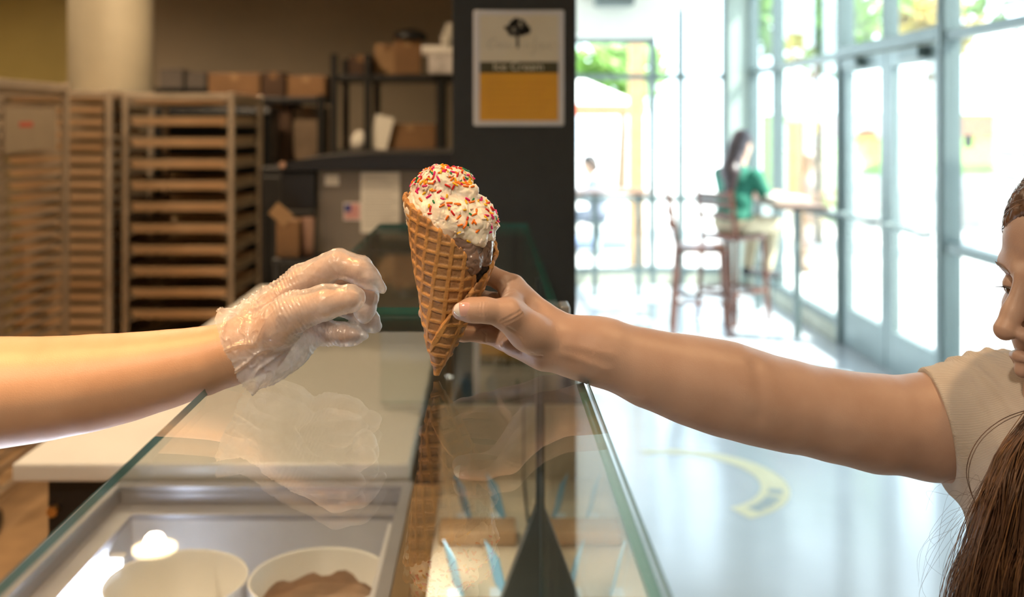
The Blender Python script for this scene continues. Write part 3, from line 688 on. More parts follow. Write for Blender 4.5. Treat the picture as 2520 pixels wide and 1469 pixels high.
# black cabinet with goods left of the machine
bc = thing('black_cabinet', 'tall black kitchen cabinet between pan rack and steel machine', 'cabinet', (-0.99, 4.75, 0))
box_part('body', PX(640, 4.5), PX(775, 4.5), 4.5, 5.0, 0.02, 1.40, m_blackp, bc, 0.01)
box_part('door', PX(645, 4.5), PX(770, 4.5), 4.48, 4.5, 0.1, 1.36, m_black, bc, 0.006)
MB().tube([(PX(655, 4.48), 4.46, 0.7), (PX(655, 4.48), 4.46, 1.2)], 0.01, 8).build('handle', m_black, bc)
for z in (0,): box_part('plinth', PX(645, 4.5), PX(770, 4.5), 4.53, 4.97, 0.0, 0.02, m_black, bc)
st = thing('dark_stand', 'low black stand on the counter carrying a carton and a tall cup', 'stand', (PX(712, 3.4), 3.5, 0.90))
box_part('top', PX(668, 3.4), PX(778, 3.4), 3.4, 3.58, 1.125, 1.14, m_black, st, 0.003)
for x in (PX(670, 3.4) + 0.01, PX(778, 3.4) - 0.01):
    for y in (3.415, 3.565): box_part('leg', x - 0.008, x + 0.008, y - 0.008, y + 0.008, 0.901, 1.125, m_black, st)
cb = thing('open_carton', 'small brown carton with one raised flap on the black stand', 'box', (PX(705, 3.42), 3.5, 1.141))
box_part('body', PX(678, 3.42), PX(735, 3.42), 3.43, 3.56, 1.1405, PZ(545, 3.42), m_card, cb, 0.004)
MB().box(-0.035, 0.035, -0.002, 0.002, 0, 0.05, rot=Matrix.Rotation(R(40), 3, 'Y')).build('flap', m_card2, None)
fo = bpy.data.objects[[o.name for o in bpy.data.objects if o.name.startswith('flap')][-1]]; fo.location = (PX(690, 3.42), 3.43, PZ(545, 3.42) - 0.002); fo.parent = cb; fo.matrix_parent_inverse = Matrix.Translation(-Vector(cb.location))
o = MB().lathe([(0.0001, 0), (0.018, 0), (0.022, 0.13), (0.024, 0.132), (0.020, 0.128), (0.0001, 0.01)], (PX(752, 3.42), 3.47, 1.141), 24).build('tall_cup', mat('pinkish_cup', (0.55, 0.33, 0.24), 0.5, var=0.2), None, 'tall pinkish cup standing next to the small open carton'); tag(o, None, 'cup')

# ------------------------------------------------ framed sign on the pillar
YS = 2.8
sg = thing('menu_sign', 'framed ice cream sign with tree emblem and ochre field on the pillar', 'sign', ((PX(1165, YS) + PX(1388, YS)) / 2, YS, PZ(310, YS)))
sx0, sx1, sz0, sz1 = PX(1165, YS), PX(1388, YS), PZ(310, YS), PZ(25, YS)
box_part('frame', sx0, sx1, YS - 0.012, YS - 0.001, sz0, sz1, mat('sign_frame_clear', (0.62, 0.62, 0.64), 0.25, var=0.03), sg, 0.006)
ix0, ix1 = PX(1181, YS), PX(1373, YS)
ya = YS - 0.0135
box_part('cream_panel', ix0, ix1, ya, YS - 0.012, PZ(153, YS), PZ(38, YS), mat('sign_cream', (0.62, 0.57, 0.44), 0.5, var=0.03), sg)
box_part('title_band', ix0, ix1, ya, YS - 0.012, PZ(180, YS), PZ(153, YS), mat('sign_dark_olive', (0.05, 0.045, 0.015), 0.5, var=0.1), sg)
box_part('ochre_panel', ix0, ix1, ya, YS - 0.012, PZ(297, YS), PZ(180, YS), mat('sign_ochre', (0.66, 0.32, 0.012), 0.35, var=0.04, coat=0.6), sg)
m_emb = mat('sign_ink', (0.05, 0.05, 0.045), 0.6); m_script = mat('sign_grey_ink', (0.36, 0.35, 0.29), 0.6)
# tree emblem
mb = MB(); rng = random.Random(5); tcx, tcz = PX(1273, YS), PZ(70, YS)
for i in range(120):
    a = rng.uniform(0, 2 * math.pi); q = math.sqrt(rng.random()); x = tcx + math.cos(a) * q * 0.033; z = tcz + math.sin(a) * q * 0.022 + 0.003 - abs(x - tcx) * 0.25
    rr = rng.uniform(0.003, 0.006)
    mb.add([(x + rr * math.cos(t * math.pi / 3), ya - 0.0006, z + rr * math.sin(t * math.pi / 3)) for t in range(6)], [(0, 1, 2, 3, 4, 5)])
for dx in (-0.02, -0.01, 0.0, 0.012, 0.021): mb.bar((tcx, ya - 0.0004, tcz - 0.028), (tcx + dx, ya - 0.0004, tcz - 0.004), 0.004, 0.0006)
mb.bar((tcx + 0.001, ya - 0.0004, tcz - 0.055), (tcx, ya - 0.0004, tcz - 0.020), 0.008, 0.0006)
mb.build('tree_emblem', m_emb, sg, 'dark tree emblem')
def text_mesh(name, body, size, cx, y, cz, m, parent, shear=0.0, width=None):
    cu = bpy.data.curves.new(name, 'FONT'); cu.body = body; cu.size = size; cu.align_x = 'CENTER'; cu.align_y = 'CENTER'; cu.extrude = 0.0003; cu.shear = shear
    to = bpy.data.objects.new(name, cu); COL.objects.link(to)
    dg = bpy.context.evaluated_depsgraph_get(); me = bpy.data.meshes.new_from_object(to.evaluated_get(dg)); bpy.data.objects.remove(to)
    sx = 1.0
    if width:
        xs = [v.co.x for v in me.vertices]; sx = width / (max(xs) - min(xs))
    for v in me.vertices: v.co = Vector((cx + v.co.x * sx, y - v.co.z, cz + v.co.y))
    o = link(name, me, m, parent); return o
text_mesh('lettering', 'Ice Cream', 0.030, PX(1275, YS), ya - 0.0005, PZ(165, YS), mat('sign_letter_cream', (0.7, 0.66, 0.5), 0.5), sg, width=0.135)
# faint script strokes either side of the trunk
def stroke(pts, w=0.0022):
    return MB().tube([(PX(x, YS), ya - 0.0004, PZ(y, YS)) for x, y in pts], w / 2, 6)
for pts in ([(1222, 95), (1208, 100), (1200, 112), (1204, 120), (1216, 117)], [(1222, 112), (1228, 106), (1234, 112), (1228, 118), (1222, 112)], [(1236, 118), (1240, 107), (1244, 118), (1250, 108), (1256, 118), (1262, 112)],
            [(1290, 118), (1294, 108), (1300, 116), (1306, 112)], [(1318, 90), (1314, 110), (1316, 122), (1310, 136), (1304, 130)], [(1322, 118), (1330, 106), (1336, 116), (1330, 120), (1340, 118), (1350, 108), (1352, 122)]):
    stroke(pts).build('script_stroke', m_script, sg)
for i in range(6):
    z = PZ(205 + i * 15, YS)
    box_part('text_line', ix0 + 0.02, ix1 - 0.02 - 0.012 * (i % 3), ya - 0.0004, ya, z - 0.0012, z + 0.0012, mat('sign_ochre_dark', (0.5, 0.235, 0.008), 0.4), sg)
# ------------------------------------------------ display case with glass top
GZ = 1.348; GL, GR = -0.267, 0.098
m_cglass = glass_mat('case_glass', (0.925, 0.95, 0.942), 1.60)
m_gedge = mat('glass_edge_green', (0.016, 0.20, 0.17), 0.08, var=0.2, vs=8, spec=0.8)
m_dframe = mat('case_dark_frame', (0.020, 0.032, 0.036), 0.35, var=0.1)
m_beige = mat('case_shelf_beige', (0.66, 0.56, 0.42), 0.4, var=0.04, vs=6)
m_brown = mat('case_brown_wood', (0.22, 0.13, 0.05), 0.45, var=0.25, vs=5)
dc = thing('display_case', 'glass topped display case with dark frame under the ice cream cone', 'display case', (-0.05, 1.5, 0))
def slab(name, x0, x1, y0, y1, z0, z1, par, edge_axes='xy'):
    mb = MB(); mb.box(x0, x1, y0, y1, z0, z1)
    th = {0: z1 - z0, 1: z1 - z0}
    dims = (x1 - x0, y1 - y0, z1 - z0); thin = dims.index(min(dims))
    mb.mi = [0 if (thin == 2 and i in (0, 1)) or (thin == 1 and i in (2, 4)) or (thin == 0 and i in (3, 5)) else 1 for i in range(6)]
    return mb.build(name, [m_cglass, m_gedge], par)
slab('top_glass', GL, GR, 0.28, 1.372, GZ - 0.008, GZ, dc)
slab('top_glass', GL, GR, 1.378, 2.52, GZ - 0.008, GZ, dc)
slab('front_glass', GR - 0.010, GR - 0.002, 0.30, 2.50, 0.66, GZ - 0.0085, dc)
slab('end_glass', GL + 0.004, GR - 0.012, 2.49, 2.498, 0.91, GZ - 0.0085, dc)
box_part('support_bar', GL + 0.005, GR - 0.011, 1.362, 1.388, GZ - 0.030, GZ - 0.009, m_dframe, dc, 0.002)
box_part('bracket', GR - 0.001, GR + 0.012, 1.355, 1.395, GZ - 0.03, GZ + 0.006, mat('bracket_metal', (0.35, 0.33, 0.3), 0.3, metal=0.8), dc, 0.002)
for y in (0.30,): box_part('support_leg', GL + 0.004, GL + 0.018, y, y + 0.03, 0.905, GZ - 0.009, m_dframe, dc, 0.002)
# dark post with flared foot against the front glass
YP = 1.69
MB().prism([(0.081, 0.955), (0.081, GZ - 0.010), (0.0875, GZ - 0.010), (0.0875, 0.955)], YP, YP + 0.03).build('post', m_dframe, dc)
MB().prism([(0.0875, 0.9549), (0.0875, 0.73), (-0.005, 0.73), (0.081, 0.9549)], YP, YP + 0.03).build('flared_foot', m_dframe, dc)
# shelf deck and base on the customer side
box_part('shelf', -0.118, 0.086, 0.55, 2.484, 0.700, 0.730, m_beige, dc, 0.002)
box_part('partition', -0.150, -0.120, 0.5, 2.05, 0.10, 0.87, m_brown, dc, 0.002)
box_part('lip', -0.1195, -0.095, 0.9, 2.04, 0.862, 0.870, m_brown, dc)  # lip added to hide the glowing strip from above
box_part('added_glow_strip', -0.1185, -0.102, 0.92, 2.03, 0.857, 0.8615, mat('shelf_fill_glow', (0.9, 0.93, 1), 0.4, emit=(1.0, 0.92, 0.78), estr=30), dc, label='thin glowing strip added to brighten the shelf')  # hidden emitter added to brighten the beige shelf
box_part('base', -0.118, 0.10, 0.30, 2.50, 0.05, 0.655, m_dframe, dc, 0.004)
box_part('plinth', -0.10, 0.08, 0.34, 2.46, 0.0, 0.05, m_black, dc)
box_part('back_panel', -0.118, 0.086, 2.486, 2.5, 0.66, 0.905, m_beige, dc)
box_part('edge_trim', 0.0865, GR - 0.011, 0.55, 2.484, 0.66, 0.733, m_dframe, dc)
# blue price cards leaning in the case
m_blue = mat('card_blue', (0.16, 0.42, 0.62), 0.45, var=0.1); m_cardw = mat('card_white', (0.7, 0.74, 0.76), 0.5, var=0.05)
for i, (x, y) in enumerate(((-0.045, 2.22), (0.028, 2.22), (-0.052, 1.86), (0.026, 1.86))):
    t = thing('price_card', ['blue price card standing in the case by the brown partition, far pair', 'blue price card standing in the case by the front glass, far pair', 'blue price card by the brown partition, beside the dark flared post', 'blue price card by the front glass, beside the dark flared post'][i], 'price card', (x, y, 0.7305), 'blue price cards in the display case')
    rot = Matrix.Rotation(R(-13), 3, 'Y') @ Matrix.Rotation(R(15), 3, 'Z')
    a = MB().box(x - 0.001, x + 0.001, y - 0.05, y + 0.05, 0.738, 0.820, rot=rot, c=(x, y, 0.738)); a.build('card', m_blue, t)
    b = MB().box(x + 0.0012, x + 0.0016, y - 0.04, y + 0.04, 0.750, 0.770, rot=rot, c=(x, y, 0.738)); b.build('card_field', m_cardw, t)
    box_part('stand', x - 0.022, x + 0.004, y - 0.02, y + 0.02, 0.7305, 0.7385, m_cardw, t)
    # pale product tray behind each card
trm = mat('tray_kraft', (0.40, 0.25, 0.13), 0.7, var=0.2, vs=10)
for i, (y0, y1) in enumerate(((1.70 + 0.04, 1.80), (2.08, 2.16))):
    o = box_part('pastry_tray', -0.10, 0.06, y0, y1, 0.731, 0.760, trm, None, 0.004, ['low kraft tray on the beige shelf beside the flared post', 'low kraft tray on the beige shelf at the far end'][i]); tag(o, None, 'tray')

# ------------------------------------------------ dipping cabinet
m_liner = mat('frosted_liner', (0.80, 0.80, 0.84), 0.5, var=0.10, vs=9, bump=0.3, bs=60)
m_rim = mat('cabinet_rim_grey', (0.42, 0.42, 0.46), 0.3, metal=0.3, var=0.1)
dp = thing('dipping_cabinet', 'white lined ice cream dipping cabinet with light tube inside', 'freezer', (-0.46, 1.5, 0))
dx0, dx1, dy0, dy1 = -0.77, -0.152, 0.92, 2.07; zt = 0.858
ix0_, ix1_, iy0_, iy1_ = dx0 + 0.075, dx1 - 0.03, dy0 + 0.08, dy1 - 0.085
box_part('outer_side', dx0, dx0 + 0.03, dy0, dy1, 0.05, zt, m_rim, dp, 0.004)
box_part('outer_side', dx1 - 0.02, dx1, dy0, dy1, 0.05, zt, m_rim, dp, 0.004)
box_part('outer_end', dx0 + 0.03, dx1 - 0.02, dy0, dy0 + 0.03, 0.05, zt, m_rim, dp, 0.004)
box_part('outer_end', dx0 + 0.03, dx1 - 0.02, dy1 - 0.03, dy1, 0.05, zt, m_rim, dp, 0.004)
mb = MB()
for (a, b, z) in ((0.0, 0.02, zt + 0.001), (0.02, 0.045, zt - 0.010), (0.045, 0.075, zt - 0.028)):
    pass
# stepped rim: three nested frames
def frame_ring(name, o, i, z0, z1, m):
    x0, x1, y0, y1 = o; a0, a1, b0, b1 = i; q = MB()
    q.box(x0, a0, y0, y1, z0, z1); q.box(a1, x1, y0, y1, z0, z1); q.box(a0, a1, y0, b0, z0, z1); q.box(a0, a1, b1, y1, z0, z1)
    return q.build(name, m, dp)
frame_ring('rim', (dx0, dx1, dy0, dy1), (dx0 + 0.03, dx1 - 0.02, dy0 + 0.03, dy1 - 0.03), zt + 0.0005, zt + 0.010, m_rim)
frame_ring('inner_rim', (dx0 + 0.03, dx1 - 0.02, dy0 + 0.03, dy1 - 0.03), (ix0_, ix1_, iy0_, iy1_), zt - 0.035, zt - 0.025, m_rim)
q = MB(); zb = 0.50
q.box(ix0_ - 0.012, ix0_, iy0_, iy1_, zb, zt - 0.036); q.box(ix1_, ix1_ + 0.008, iy0_, iy1_, zb, zt - 0.036)
q.box(ix0_, ix1_, iy0_ - 0.012, iy0_, zb, zt - 0.036); q.box(ix0_, ix1_, iy1_, iy1_ + 0.012, zb, zt - 0.036); q.box(ix0_, ix1_, iy0_, iy1_, zb - 0.02, zb)
q.build('liner', m_liner, dp, 'frosted white liner')
box_part('base', dx0 + 0.02, dx1 - 0.02, dy0 + 0.02, dy1 - 0.02, 0.0, 0.05, m_black, dp)
lt = MB().tube([(ix0_ + 0.016, 1.04, 0.79), (ix0_ + 0.016, 1.86, 0.79)], 0.011, 14).build('light_tube', mat('led_tube', (0.9, 0.93, 1), 0.4, emit=(0.80, 0.86, 1.0), estr=36), dp, 'glowing white light tube')
for y in (1.03, 1.865): box_part('tube_holder', ix0_ + 0.001, ix0_ + 0.03, y - 0.012, y + 0.012, 0.775, 0.805, m_counter, dp, 0.002)
# clear side rail on the liner
box_part('clear_rail', ix1_ - 0.012, ix1_ - 0.002, 1.4, iy1_ - 0.01, 0.70, zt - 0.037, mat('frosted_acrylic', (0.75, 0.75, 0.78), 0.3, var=0.05), dp, 0.002)
# tubs
m_tub = mat('tub_white', (0.82, 0.82, 0.80), 0.45, var=0.03); m_van = mat('vanilla_residue', (0.80, 0.76, 0.70), 0.5, var=0.12, vs=12)
m_chocr = mat('chocolate_residue', (0.36, 0.23, 0.15), 0.55, var=0.45, vs=18)
def tub(cx, cy, label, fill, mfill, smear=False):
    t = thing('ice_cream_tub', label, 'tub', (cx, cy, zb + 0.001), 'round tubs in the dipping cabinet')
    z = zb + 0.001; H = 0.312; r = 0.118
    MB().lathe([(0.0001, 0), (r - 0.012, 0), (r, H - 0.008), (r + 0.004, H), (r + 0.002, H + 0.003), (r - 0.003, H), (r - 0.015, 0.008), (0.0001, 0.008)], (cx, cy, z), 56).build('tub_wall', m_tub, t)
    n = 48; vs = [(cx, cy, z + fill)]; rr_ = [0.03, 0.06, 0.085, 0.1]
    rng = random.Random(int(cx * 1000)); fs = []
    for j, q_ in enumerate(rr_):
        for k in range(n):
            a = 2 * math.pi * k / n; dz = mnoise.noise(Vector((math.cos(a) * q_ * 30, math.sin(a) * q_ * 30, cx * 9))) * 0.012 + (q_ / 0.1) ** 3 * 0.03
            qq = q_ * (0.99 + 0.0) if j < 3 else (r - 0.013 + fill * 0.033)
            vs.append((cx + qq * math.cos(a), cy + qq * math.sin(a), z + fill + dz))
    for k in range(n): fs.append((0, 1 + k, 1 + (k + 1) % n))
    for j in range(3):
        for k in range(n): fs.append((1 + j * n + k, 1 + (j + 1) * n + k, 1 + (j + 1) * n + (k + 1) % n, 1 + j * n + (k + 1) % n))
    mb = MB(); mb.add(vs, fs, 0, True); mb.build('ice_cream', mfill, t)
    if smear:
        q = MB(); vs = []; fs = []
        for k in range(n + 1):
            a = 2 * math.pi * k / n; top = 0.268 + 0.022 * mnoise.noise(Vector((math.cos(a) * 2.2, math.sin(a) * 2.2, 3))) + 0.006 * mnoise.noise(Vector((math.cos(a) * 9, math.sin(a) * 9, 1)))
            for zz in (fill, top):
                q_ = r - 0.0148 + 0.012 * (zz - 0.008) / (H - 0.008) - 0.0012; vs.append((cx + q_ * math.cos(a), cy + q_ * math.sin(a), z + zz))
        for k in range(n): fs.append((2 * k, 2 * k + 1, 2 * k + 3, 2 * k + 2))
        q.add(vs, fs, 0, True); q.build('smear', mfill, t)
tub(-0.535, 1.745, 'white ice cream tub with a little vanilla left, by the light tube', 0.16, m_van)
tub(-0.290, 1.755, 'white ice cream tub with chocolate smeared inside', 0.225, m_chocr, True)
# floor decal
ar = MB(); n = 36; C0 = (0.86, 4.52); pts = []
for k in range(n + 1):
    a = R(105) - R(170) * k / n; 
    w = 0.035 + 0.045 * min(1, k / n * 1.3)
    for q_ in (0.42 - w, 0.42 + w * 0.6): pts.append((C0[0] + q_ * math.cos(a), C0[1] + q_ * math.sin(a), 0.0015))
fs = [(2 * k, 2 * k + 1, 2 * k + 3, 2 * k + 2) for k in range(n)]
fd = thing('floor_decal', 'pale yellow curved decal stuck on the polished cafe floor', 'decal', (C0[0], C0[1], 0))
ar.add(pts + [(x, y, 0.0004) for x, y, z in pts], fs); ar.build('band', mat('decal_yellow', (0.66, 0.62, 0.40), 0.4, var=0.05), fd)
for j, k in enumerate((26, 29, 31, 33)):
    a = R(105) - R(170) * k / n; q_ = 0.405; c = Vector((C0[0] + q_ * math.cos(a), C0[1] + q_ * math.sin(a), 0.002))
    u = Vector((-math.sin(a), math.cos(a), 0)); w_ = Vector((math.cos(a), math.sin(a), 0)); 
    MB().add([c - u * .03 - w_ * .03, c + u * .03 - w_ * .03, c + u * .03 + w_ * .03, c - u * .03 + w_ * .03], [(0, 1, 2, 3)]).build('decal_mark', mat('decal_grey', (0.30, 0.36, 0.38), 0.5), fd)
# ------------------------------------------------------------------ waffle cone with ice cream
TIP = P(1074, 922, 1.0)
tilt = R(7.5)
AX = np.array([math.sin(tilt), 0.0, math.cos(tilt)]); EX = np.array([math.cos(tilt), 0.0, -math.sin(tilt)]); EY = np.array([0.0, 1.0, 0.0])
ALPHA = R(16.6); SA, CA = math.sin(ALPHA), math.cos(ALPHA)
RM = 0.174
PHI0, PHI1 = R(-86), R(80)
TH0 = R(-138)
def rmax(phi):
    c = np.maximum(np.cos(phi), 0.0)
    return RM * np.where(phi < 0, c ** 1.0, c ** 1.55)
PHIG = PHI0 + (R(270) - TH0) * SA
CELL = 0.0118
def waffle(name, side):
    pass
n_phi, n_s = 900, 210
phi = np.linspace(PHI0, PHI1, n_phi)[:, None]; sv = np.linspace(0.0, 1.0, n_s)[None, :]
def cone_pts(offset_in):
    rm = rmax(phi)
    u0 = rm * np.sin(phi - PHIG); v0 = rm * np.cos(phi - PHIG)
    def ridge(u, v):
        a = np.abs(((u / CELL) % 1.0) - 0.5) * 2; b = np.abs(((v / CELL) % 1.0) - 0.5) * 2
        f = lambda x: np.clip((x - 0.60) / 0.20, 0, 1)
        g = lambda x: f(x) ** 2 * (3 - 2 * f(x))
        return np.maximum(g(a), g(b))
    # ragged rim: ridge ends stick out a little
    rm2 = np.maximum(rm + (ridge(u0, v0) - 0.5) * 0.0024, 0.0) + 0.006
    r = 0.0008 + sv * rm2
    u = r * np.sin(phi - PHIG); v = r * np.cos(phi - PHIG); rd = ridge(u, v)
    th = TH0 + (phi - PHI0) / SA
    turn = (phi - PHI0) / (PHI1 - PHI0)
    wob = 0.0012 * np.sin(th * 3.1 + 1.0) * np.clip(r / RM, 0, 1) + 0.0007 * np.sin(th * 7 + r * 90)
    lift = 0.0016 * np.exp(-((phi - PHI0) / 0.5) ** 2)
    off = (0.0048 * (1 - turn) + wob + lift) * np.clip(r / 0.045, 0.12, 1)
    t = (0.0016 + 0.0013 * rd) if not offset_in else -(0.0012 + 0.0012 * rd)
    edge = np.clip((1 - sv) * rm2 / 0.003, 0, 1) ** 0.5
    t = t * (0.35 + 0.65 * edge)
    rad = r * SA + (off + t * np.clip(r / 0.02, 0.4, 1)) * CA + 0.0012; h = r * CA - (off + t) * SA
    pts = TIP + AX * h[..., None] + (EX * np.cos(th)[..., None] + EY * np.sin(th)[..., None]) * rad[..., None]
    return pts, rd, r
po, rd, rr = cone_pts(False); pi_, rdi, _ = cone_pts(True)
V = np.concatenate([po.reshape(-1, 3), pi_.reshape(-1, 3)]); N = n_phi * n_s
ii, jj = np.meshgrid(np.arange(n_phi - 1), np.arange(n_s - 1), indexing='ij'); a = (ii * n_s + jj).ravel()
fo_ = np.stack([a, a + n_s, a + n_s + 1, a + 1], 1); fi_ = np.stack([a + 1, a + n_s + 1, a + n_s, a], 1) + N
e = np.arange(n_phi - 1) * n_s + n_s - 1; fr_ = np.stack([e, e + n_s, e + n_s + N, e + N], 1)
e2 = np.arange(n_s - 1); f2 = np.stack([e2, e2 + 1, e2 + 1 + N, e2 + N], 1); b0 = (n_phi - 1) * n_s; f3 = np.stack([b0 + e2 + N, b0 + e2 + 1 + N, b0 + e2 + 1, b0 + e2], 1)
me = np_mesh('waffle_cone', V, np.concatenate([fo_, fi_, fr_, f2, f3]))
col = np.concatenate([rd.ravel(), rdi.ravel()]); at = me.attributes.new('ridge', 'FLOAT', 'POINT'); at.data.foreach_set('value', col.astype(np.float32))
m = mat('waffle', (0.50, 0.25, 0.085), 0.6, bump=0.6, bs=300, sss=0.08, sssr=(0.004, 0.002, 0.001))
nt = m.node_tree; b = nt.nodes['Principled BSDF']
an = nt.nodes.new('ShaderNodeAttribute'); an.attribute_name = 'ridge'
tc = nt.nodes.new('ShaderNodeTexCoord'); nz = nt.nodes.new('ShaderNodeTexNoise'); nz.inputs['Scale'].default_value = 60; nz.inputs['Detail'].default_value = 5
nt.links.new(tc.outputs['Object'], nz.inputs['Vector'])
m1 = nt.nodes.new('ShaderNodeMixRGB'); m1.inputs[1].default_value = (0.40, 0.215, 0.098, 1); m1.inputs[2].default_value = (0.57, 0.29, 0.092, 1); nt.links.new(an.outputs['Fac'], m1.inputs[0])
m2 = nt.nodes.new('ShaderNodeMixRGB'); m2.blend_type = 'OVERLAY'; m2.inputs[0].default_value = 0.5; nt.links.new(m1.outputs[0], m2.inputs[1]); nt.links.new(nz.outputs['Fac'], m2.inputs[2]); nt.links.new(m2.outputs[0], b.inputs['Base Color'])
ic = thing('ice_cream_cone', 'waffle cone with vanilla and chocolate ice cream and rainbow sprinkles, held in a hand', 'ice cream', tuple(TIP))
link('waffle_cone', me, m, ic, label='golden rolled waffle cone')

def Q(px, py, dy=0.0):
    p = P(px, py, 1.0 + dy); return p
PXM = 1 / F
# chocolate scoop inside the mouth
s = SDF(0.008)
s.ell(Q(1120, 585), (0.036, 0.034, 0.034))
s.cap(Q(1125, 600, -0.020), Q(1160, 640, -0.026), 0.016, 0.011)
s.cap(Q(1150, 615, -0.022), Q(1163, 660, -0.024), 0.012, 0.007, k=0.006)
s.cap(Q(1185, 600, -0.012), Q(1194, 640, -0.012), 0.011, 0.007)
s.ell(Q(1108, 640), (0.026, 0.026, 0.04))
v, f = s.mesh(0.0011)
nrm = vnormals(v, f); dsp = fbm(v, 60, 4) * 0.0013 - np.clip(0.12 - np.abs(fbm(v, 70, 2, 4.0)), 0, 1) * 0.012
v = v + nrm * dsp[:, None]
m_choc = mat('chocolate_ice_cream', (0.23, 0.145, 0.11), 0.22, var=0.2, vs=90, bump=0.25, bs=260, sss=0.1, sssr=(0.004, 0.002, 0.001), coat=0.3)
link('chocolate_scoop', np_mesh('chocolate_scoop', v, f), m_choc, ic)
s = SDF(0.005); s.ell(Q(1168, 668, -0.004), (0.011, 0.013, 0.013)); s.ell(Q(1158, 690, -0.004), (0.010, 0.013, 0.014)); s.ell(Q(1182, 652, 0.0), (0.010, 0.012, 0.012))
v, f = s.mesh(0.0012); nrm = vnormals(v, f); v = v + nrm * (fbm(v, 150, 3) * 0.003)[:, None]
link('fudge_piece', np_mesh('fudge_piece', v, f), mat('dark_fudge', (0.035, 0.016, 0.010), 0.5, var=0.3, vs=120, bump=0.6, bs=300), ic)
# vanilla scoops
s = SDF(0.009)
s.ell(Q(1106, 530), (0.041, 0.040, 0.030))
s.ell(Q(1060, 520, -0.004), (0.022, 0.030, 0.026))
s.cap(Q(1035, 505, -0.008), Q(1070, 570, -0.022), 0.014, 0.011)
s.ell(Q(1105, 562, -0.022), (0.026, 0.018, 0.016))
s.ell(Q(1075, 548, -0.018), (0.020, 0.018, 0.016))
s.ell(Q(1172, 550, -0.010), (0.0175, 0.026, 0.0225), k=0.004)
s.ell(Q(1150, 575, -0.022), (0.0075, 0.012, 0.0085), k=0.004)
s.cap(Q(1168, 560, -0.026), Q(1172, 592, -0.030), 0.009, 0.005, k=0.004)
s.cap(Q(1186, 556, -0.026), Q(1186, 598, -0.026), 0.008, 0.0035, k=0.004)
s.cap(Q(1206, 560, -0.010), Q(1208, 608, -0.010), 0.006, 0.003, k=0.006)
s.ell(Q(1188, 542), (0.0115, 0.026, 0.021))
# top scoop
s.ell(Q(1091, 459), (0.0298, 0.030, 0.0188), k=0.0025)
s.ell(Q(1096, 440), (0.0245, 0.026, 0.0115), k=0.006)
s.cap(Q(1030, 472, -0.004), Q(1085, 484, -0.020), 0.008, 0.009, k=0.005)
s.cap(Q(1100, 478, -0.022), Q(1158, 472, -0.018), 0.008, 0.008, k=0.005)
v, f = s.mesh(0.00085)
nrm = vnormals(v, f)
# broad spatula strokes running diagonally, plus open crumbly texture
pl = v - np.array(Q(1106, 530)); diag = pl[:, 0] * 0.62 + pl[:, 2] * 0.78
st = np.sin(diag * 300 + fbm(v, 30, 2) * 4.0) * 0.0009 + fbm(v, 50, 4) * 0.0014 - np.clip(0.10 - np.abs(fbm(v, 36, 2, 6.0)), 0, 1) * 0.011
rough_m = np.clip(fbm(v, 38, 2, 9.0) * 2.0 - 0.1, 0, 1)
st += rough_m * (np.abs(fbm(v, 260, 3)) * -0.0030)
v = v + nrm * st[:, None]
me_v = np_mesh('vanilla_scoop', v, f)
m_vani = mat('vanilla_ice_cream', (0.94, 0.88, 0.76), 0.30, var=0.05, vs=40, bump=0.25, bs=300, sss=0.25, sssr=(0.006, 0.004, 0.0025), col2=(0.92, 0.82, 0.68), coat=0.15)
van = link('vanilla_scoop', me_v, m_vani, ic, label='two creamy vanilla scoops')

# sprinkles: capsules lying on the vanilla surface
def capsule_mesh(name, L=0.0046, r=0.00102):
    mb = MB(); prof = [(0.0001, -L / 2 - r), (r * 0.72, -L / 2 - r * 0.68), (r, -L / 2), (r, L / 2), (r * 0.72, L / 2 + r * 0.68), (0.0001, L / 2 + r)]
    mb.lathe(prof, (0, 0, 0), 7); me = bpy.data.meshes.new(name); me.from_pydata(mb.v, [], mb.f); me.update()
    me.polygons.foreach_set('use_smooth', [True] * len(me.polygons)); return me
SPC = {'red': (0.62, 0.015, 0.012), 'orange': (0.90, 0.20, 0.008), 'yellow': (0.88, 0.52, 0.01), 'green': (0.005, 0.20, 0.07), 'pink': (0.78, 0.012, 0.19), 'white': (0.86, 0.76, 0.68)}
smesh = []
for cname, c in SPC.items():
    mm = mat('sprinkle_' + cname, c, 0.3, var=0.05, vs=200, sss=0.05, sssr=(0.001, 0.001, 0.001))
    for L in (0.0034, 0.0044, 0.0024):
        q = capsule_mesh('sprinkle_' + cname, L); q.materials.append(mm); smesh.append((cname, q))
rng = np.random.RandomState(11)
fa = np.asarray(f); fc = v[fa].mean(1); nn = np.cross(v[fa[:, 2]] - v[fa[:, 0]], v[fa[:, 3]] - v[fa[:, 1]]); nn /= np.maximum(np.linalg.norm(nn, axis=1), 1e-12)[:, None]
fx = 1200 + fc[:, 0] / fc[:, 1] * F; fy = 300 - (fc[:, 2] - CZ) / fc[:, 1] * F
rel = fc - TIP; hgt = rel @ AX                       # height along the cone's axis
lat = fc[:, 0] - TIP[0]
w = np.zeros(len(fc))
top = np.clip((fc[:, 2] - PZ(470, 1)) / 0.006, 0, 1) * (nn[:, 2] > -0.15); w += 1.3 * top
band = np.exp(-(((fc[:, 2] - (PZ(478, 1) - 0.42 * (fc[:, 0] - PX(1080, 1)))) / 0.011) ** 2)) * (nn[:, 2] > -0.2) * (fc[:, 0] > PX(1030, 1)); w += 1.0 * band
low = np.exp(-(((fc[:, 2] - PZ(545, 1)) / 0.010) ** 2)) * np.exp(-(((fc[:, 0] - PX(1145, 1)) / 0.014) ** 2)) * (nn[:, 1] < 0); w += 0.7 * low
w *= (fc[:, 1] < 1.018)
